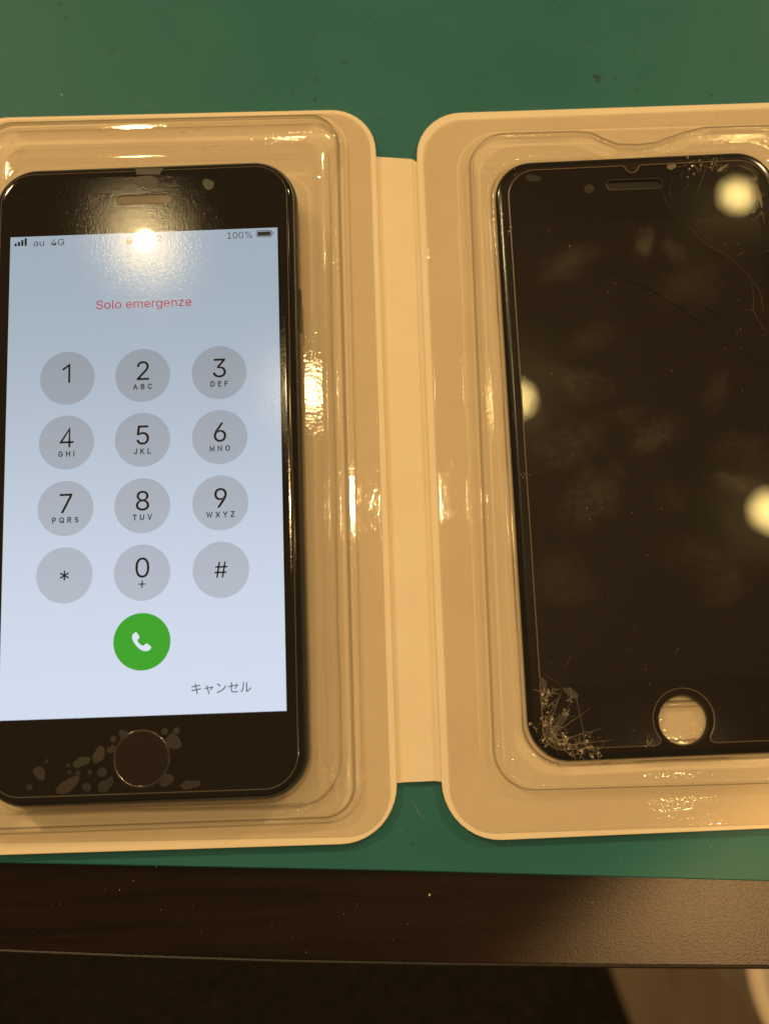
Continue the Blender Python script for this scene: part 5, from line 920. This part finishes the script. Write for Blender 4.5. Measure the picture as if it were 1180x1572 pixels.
# finger marks on the protector
ring = [(math.cos(2 * math.pi * k / 40), math.sin(2 * math.pi * k / 40), 0) for k in range(40)]
for i, (u, v, a, b, rot, m) in enumerate(((868, 405, 8, 4.2, 20, 'smear_b'), (988, 373, 2.6, 4.4, -10, 'smear_c'), (1035, 385, 4, 2.6, -40, 'smear_b'), (880, 590, 9, 5, -10, 'print_b'), (872, 682, 11, 6.0, 25, 'print_b'),
        (1000, 668, 7.5, 4.4, 25, 'print_b'), (905, 762, 9.5, 7, 40, 'print_b'), (962, 640, 4.4, 3.4, 10, 'print_a'), (1135, 690, 6, 5, 10, 'print_a'), (1140, 745, 7, 3, -15, 'print_c'), (1030, 765, 4.2, 4, 20, 'print_a'),
        (1080, 855, 11, 6, -20, 'print_a'), (1115, 905, 7, 4, 30, 'smear_a'), (905, 520, 6.5, 4, 20, 'smear_a'), (860, 890, 8, 7, 0, 'smear_a'), (1100, 600, 6, 3, 70, 'smear_a'), (1060, 440, 9, 6, 30, 'smear_a'), (820, 640, 3, 5, 20, 'print_b'))):
    x, y = at(u, v, ZP + .01)
    o = add('finger_mark', [(p / MM, q / MM, 0) for p, q, _ in ring], [tuple(range(40))], m, me_o, smooth=False)
    o.location = (x * MM, y * MM, (ZP + .004 + .0015 * i) * MM); o.rotation_euler = (0, 0, math.radians(rot)); o.scale = (a * 1.25 * MM, b * 1.25 * MM, MM)
# hairline cracks
for m, wd, pts in (('crack', .16, [(829, 1032), (850, 1044), (866, 1056)]),
                   ('crack', .34, [(866, 1056), (875, 1056), (883, 1066), (887, 1085), (892, 1110), (897, 1130), (899, 1146)]),
                   ('crack', .13, [(1013, 290), (1022, 310), (1043, 336)]),
                   ('crack', .20, [(1043, 336), (1060, 352), (1080, 373), (1096, 383), (1108, 388), (1125, 400), (1148, 422)]),
                   ('crack', .20, [(1148, 422), (1156, 433), (1165, 448), (1168, 455), (1170, 470), (1172, 486)]),
                   ('crack', .20, [(1149, 424), (1154, 442), (1156, 460), (1155, 476), (1167, 499), (1178, 517)]),
                   ('crack', .14, [(1155, 476), (1140, 475)]), ('crack', .14, [(1160, 513), (1178, 517)]),
                   ('crack', .15, [(1060, 333), (1073, 352), (1086, 371)]), ('crack', .14, [(1058, 276), (1053, 288), (1046, 296)]),
                   ('crack', .16, [(1046, 276), (1044, 268), (1047, 262)]), ('crack', .13, [(1030, 310), (1027, 290), (1032, 272)]),
                   ('crack', .15, [(1103, 268), (1125, 266), (1150, 266)]), ('crack', .15, [(1108, 266), (1118, 256), (1128, 250), (1142, 254), (1152, 262)]),
                   ('crack', .15, [(1122, 249), (1140, 253), (1155, 264), (1164, 282), (1168, 306)]), ('crack', .16, [(1160, 270), (1167, 292), (1171, 330), (1176, 372)]),
                   ('crack', .14, [(1158, 288), (1165, 312), (1170, 335)]), ('crack', .12, [(1154, 280), (1152, 300), (1156, 320)]),
                   ('crack', .12, [(1112, 322), (1122, 309)]), ('crack', .12, [(1117, 325), (1123, 311)]), ('crack', .22, [(1171, 388), (1182, 383)]),
                   ('crack', .2, [(866, 1026), (873, 1013), (876, 1006)]), ('crack', .13, [(902, 989), (907, 985)]),
                   ('crack_dark', .28, [(905, 398), (940, 420), (1000, 446), (1050, 478), (1090, 506), (1142, 554)]),
                   ('crack_dark', .24, [(1055, 455), (1078, 469), (1100, 483), (1130, 505)]), ('crack_dark', .26, [(1040, 330), (1078, 376), (1115, 400)]), ('crack_dark', .24, [(1146, 540), (1165, 558), (1181, 566)])):
    V, F = [], []
    P = pxpath(pts, ZP); fine = []
    rnd = random.Random(int(pts[0][0] * 7 + pts[0][1]))
    for i in range(len(P) - 1):
        for k in range(6):
            f = k / 6; fine.append((P[i][0] + (P[i + 1][0] - P[i][0]) * f + rnd.gauss(0, .015), P[i][1] + (P[i + 1][1] - P[i][1]) * f + rnd.gauss(0, .015)))
    fine.append(P[-1])
    strand(fine, ZP + .004, wd * (.7 if m == 'crack' else .5), V, F, lift=.5)
    add('crack', V, F, m, me_o)
# crushed glass at the lower left corner, the upper edge and the upper right corner: too fine to count
rnd = random.Random(11)
V, F = [], []


def fray(u, v, n, sp, ln, wd, dirs=None, zz=ZP):
    for _ in range(int(n * .7)):
        cx, cy = at(u + rnd.gauss(0, sp), v + rnd.gauss(0, sp), zz)
        a = rnd.uniform(0, 6.28) if dirs is None else math.radians(rnd.gauss(*dirs)); L = ln * rnd.uniform(.3, 1.2); bend = rnd.gauss(0, .6)
        path = []; x, y = cx, cy
        for k in range(7):
            path.append((x, y, rnd.uniform(0, .05))); x += math.cos(a) * L / 6; y += math.sin(a) * L / 6; a += bend / 6 + rnd.gauss(0, .12)
        strand(path, zz + .004, wd * rnd.choice((.35, .45, .55, .7, 1.1)), V, F, lift=.7)


def shards(u, v, n, sp, size):
    for _ in range(int(n * .6)):
        x, y = at(u + rnd.gauss(0, sp), v + rnd.gauss(0, sp), ZP); k = len(V); a0 = rnd.uniform(0, 6.28); s = size * 1.35 * rnd.uniform(.2, 1.0)
        m = rnd.choice((3, 4, 4)); tx, ty = rnd.gauss(0, .22), rnd.gauss(0, .22)
        for q in range(m):
            th = a0 + q * 6.28 / m + rnd.uniform(-.5, .5); r = s * rnd.uniform(.3, 1.0); px_, py_ = r * math.cos(th), r * math.sin(th)
            V.append((x + px_, y + py_, ZP + .03 + max(-.02, tx * px_ + ty * py_)))
        F.append(tuple(range(k, k + m)))


for args in ((838, 1064, 20, 4.5, .55), (836, 1080, 14, 4.5, .5), (841, 1104, 16, 5, .55), (850, 1122, 18, 6, .6), (838, 1138, 10, 5, .5), (864, 1140, 20, 6, .55), (886, 1150, 18, 6, .5), (908, 1150, 18, 5, .5), (916, 1160, 12, 4, .4), (868, 1095, 10, 3, .4),
             (877, 1073, 9, 3.5, .4), (904, 1134, 7, 3, .4), (998, 1140, 14, 4.5, .3), (1092, 252, 16, 5, .45), (1064, 256, 16, 8, .5), (1108, 258, 8, 4, .4), (1156, 276, 12, 4, .4), (1165, 305, 10, 3, .4), (805, 730, 6, 3, .25), (885, 1164, 8, 10, .3), (771, 330, 8, 3, .4), (775, 352, 8, 4, .45), (779, 452, 4, 3, .3), (798, 562, 4, 3, .3), (812, 1112, 5, 3, .5), (790, 262, 6, 4, .4)):
    shards(*args)
for args in ((838, 1066, 26, 5, 2.2, .13), (836, 1080, 22, 5, 2.0, .12), (840, 1102, 22, 5, 2.6, .13, (-60, 35)), (845, 1118, 26, 6, 3.0, .14, (-50, 30)), (836, 1140, 14, 5, 2.2, .13), (860, 1138, 30, 6, 3.4, .14, (-25, 20)),
             (880, 1148, 26, 6, 2.6, .13, (-10, 30)), (905, 1150, 22, 5, 2.0, .12), (916, 1160, 18, 5, 1.5, .11), (868, 1095, 14, 3, 1.4, .11), (877, 1072, 12, 3.5, 1.6, .12), (904, 1133, 10, 3, 1.2, .11), (922, 1136, 6, 2.5, .8, .11), (822, 1112, 6, 3, 1.6, .14),
             (998, 1140, 26, 4.5, .9, .10), (1092, 252, 26, 5, 1.3, .12), (1065, 256, 20, 7, 1.2, .12), (1108, 258, 12, 4, 1.4, .14), (1040, 254, 12, 8, 1.2, .11, (0, 20)), (1156, 276, 16, 4, 1.4, .13), (1163, 300, 12, 3, 2.0, .13, (-75, 12)), (1168, 325, 8, 2, 2.6, .12, (-80, 8)),
             (805, 730, 12, 3.5, .8, .09), (798, 560, 6, 3, .5, .09), (880, 1163, 10, 6, .6, .10), (1134, 388, 6, 3, .6, .1), (1130, 502, 5, 4, .8, .1)):
    fray(*args)
for u0, v0, u1, v1, wd in ((836, 1128, 862, 1060, .10), (840, 1132, 905, 1088, .09), (846, 1140, 925, 1118, .10), (834, 1110, 858, 1072, .08), (838, 1120, 880, 1076, .07), (860, 1146, 940, 1136, .08),
                           (832, 1090, 862, 1068, .08), (830, 1060, 862, 1067, .09), (900, 1150, 893, 1120, .09), (838, 1100, 850, 1112, .12), (872, 1150, 868, 1118, .08), (1085, 252, 1068, 300, .06), (1150, 268, 1100, 300, .05)):
    A, B = at(u0, v0, ZP), at(u1, v1, ZP)
    strand([(A[0] + (B[0] - A[0]) * q / 9 + rnd.gauss(0, .03), A[1] + (B[1] - A[1]) * q / 9 + rnd.gauss(0, .03), 0) for q in range(10)], ZP + .004, wd, V, F, lift=.6)
for k in range(16):
    off = rnd.uniform(-4, 9); u0 = rnd.uniform(0, .5); u1 = u0 + rnd.uniform(.2, .5); path = []
    for q in range(10):
        f = min(1, u0 + (u1 - u0) * q / 9); th = math.radians(180 + 90 * f)
        path.append((*at(884 + (52 - off) * math.cos(th) + rnd.gauss(0, .5), 1098 - (56 - off) * math.sin(th) + rnd.gauss(0, .5), ZP), rnd.uniform(0, .03)))
    strand(path, ZP + .004, rnd.uniform(.05, .13), V, F, lift=.7)
for k in range(10):
    off = rnd.uniform(0, 10); u0 = rnd.uniform(0, .6); u1 = u0 + rnd.uniform(.2, .4); path = []
    for q in range(10):
        f = min(1, u0 + (u1 - u0) * q / 9); th = math.radians(90 - 90 * f)
        path.append((*at(1128 + (44 - off) * math.cos(th) + rnd.gauss(0, .4), 292 - (44 - off) * math.sin(th) + rnd.gauss(0, .4), ZP), rnd.uniform(0, .03)))
    strand(path, ZP + .004, rnd.uniform(.04, .11), V, F, lift=.7)
sp_o = add('glass_splinters', V, F, 'splinter', me_o); sp_o['kind'] = 'stuff'
for i, (u, v, a, b, r) in enumerate(((1030, 256, .95, .75, .1), (1108, 258, 1.4, .35, .5), (858, 1112, 3.4, .8, 1.0), (876, 1064, 2.0, .7, -.7), (834, 1050, .7, 1.5, .2), (1166, 305, .35, 2.2, .1), (1155, 276, .6, .7, 0))):
    blob('glass_chip', u, v, a, b, r, 90 + i, 'rim' if i in (0, 1, 5, 6) else 'bubble_low', me_o, ZP + .004, .15)

# ------------------------------------------------------------------ dust and lint
rnd = random.Random(5)
V, F = [], []


def speck(u, v, z, s):
    x, y = at(u, v, z); k = len(V); a = rnd.uniform(0, 3.1)
    for q in range(4):
        r = s * rnd.uniform(.5, 1.2); V.append((x + r * math.cos(a + q * 1.57), y + r * math.sin(a + q * 1.57), z + .01))
    V.append((x, y, z + .01 + s * .5)); F.extend([(k, k + 1, k + 4), (k + 1, k + 2, k + 4), (k + 2, k + 3, k + 4), (k + 3, k, k + 4)])


for u, v, s in ((95, 145, .22), (53, 28, .16), (185, 67 + 1250, .1), (615, 1275, .12), (780, 1300, .1), (950, 1320, .12), (1090, 1300, .1), (697, 28, .1), (458, 160, .1), (100, 68, .1), (240, 1330, .1), (860, 15, .1)):
    speck(u, v, 0.0, s)
for _ in range(60): speck(rnd.uniform(0, 1180), rnd.uniform(0, 160), 0, rnd.uniform(.03, .07))
for _ in range(30): speck(rnd.uniform(620, 1180), rnd.uniform(1290, 1340), 0, rnd.uniform(.03, .07))
for u, v, s in ((659, 1374, .28), (184, 1366, .14), (205, 1352, .12), (470, 1462, .12), (549, 1388, .1)): speck(u, v, -1.69, s)
for _ in range(40): speck(rnd.uniform(0, 1180), rnd.uniform(1340, 1450), -1.69, rnd.uniform(.03, .08))
for _ in range(170): speck(rnd.uniform(810, 1180), rnd.uniform(320, 1130), ZP + .01, rnd.choice((.03, .04, .05, .06, .09)))
for u, v in ((1112, 374, ), (1131, 374), (874, 378), (944, 435), (936, 520), (1112, 535), (900, 780), (905, 798), (970, 787), (1015, 781)): speck(u, v, ZP + .01, .13)
for _ in range(50): speck(rnd.uniform(20, 430), rnd.uniform(280, 345), SCREEN_Z + .01, rnd.uniform(.02, .05))
for _ in range(40): speck(rnd.uniform(20, 430), rnd.uniform(1110, 1200), SCREEN_Z + .01, rnd.uniform(.02, .05))
d_o = add('dust', V, F, 'dust', None, smooth=False); d_o['kind'] = 'stuff'
d_o['label'] = 'pale dust specks on the mat, desk and glass'; d_o['category'] = 'dust'
V, F = [], []
strand([(*at(u, v, .05), 0) for u, v in ((200, 163), (205, 157), (214, 155), (223, 158), (231, 163), (237, 169))], .05, .10, V, F)
tag(add('lint_fibre', V, F, 'fibre', None), 'thin curled pale fibre on the mat above the left tray', 'fibre')
V, F = [], []
strand([(*at(u, v, .05), 0) for u, v in ((632, 1226), (637, 1238), (645, 1252), (650, 1258))], .05, .10, V, F)
tag(add('lint_fibre', V, F, 'fibre', None), 'short pale fibre on the mat just below the spine', 'fibre')
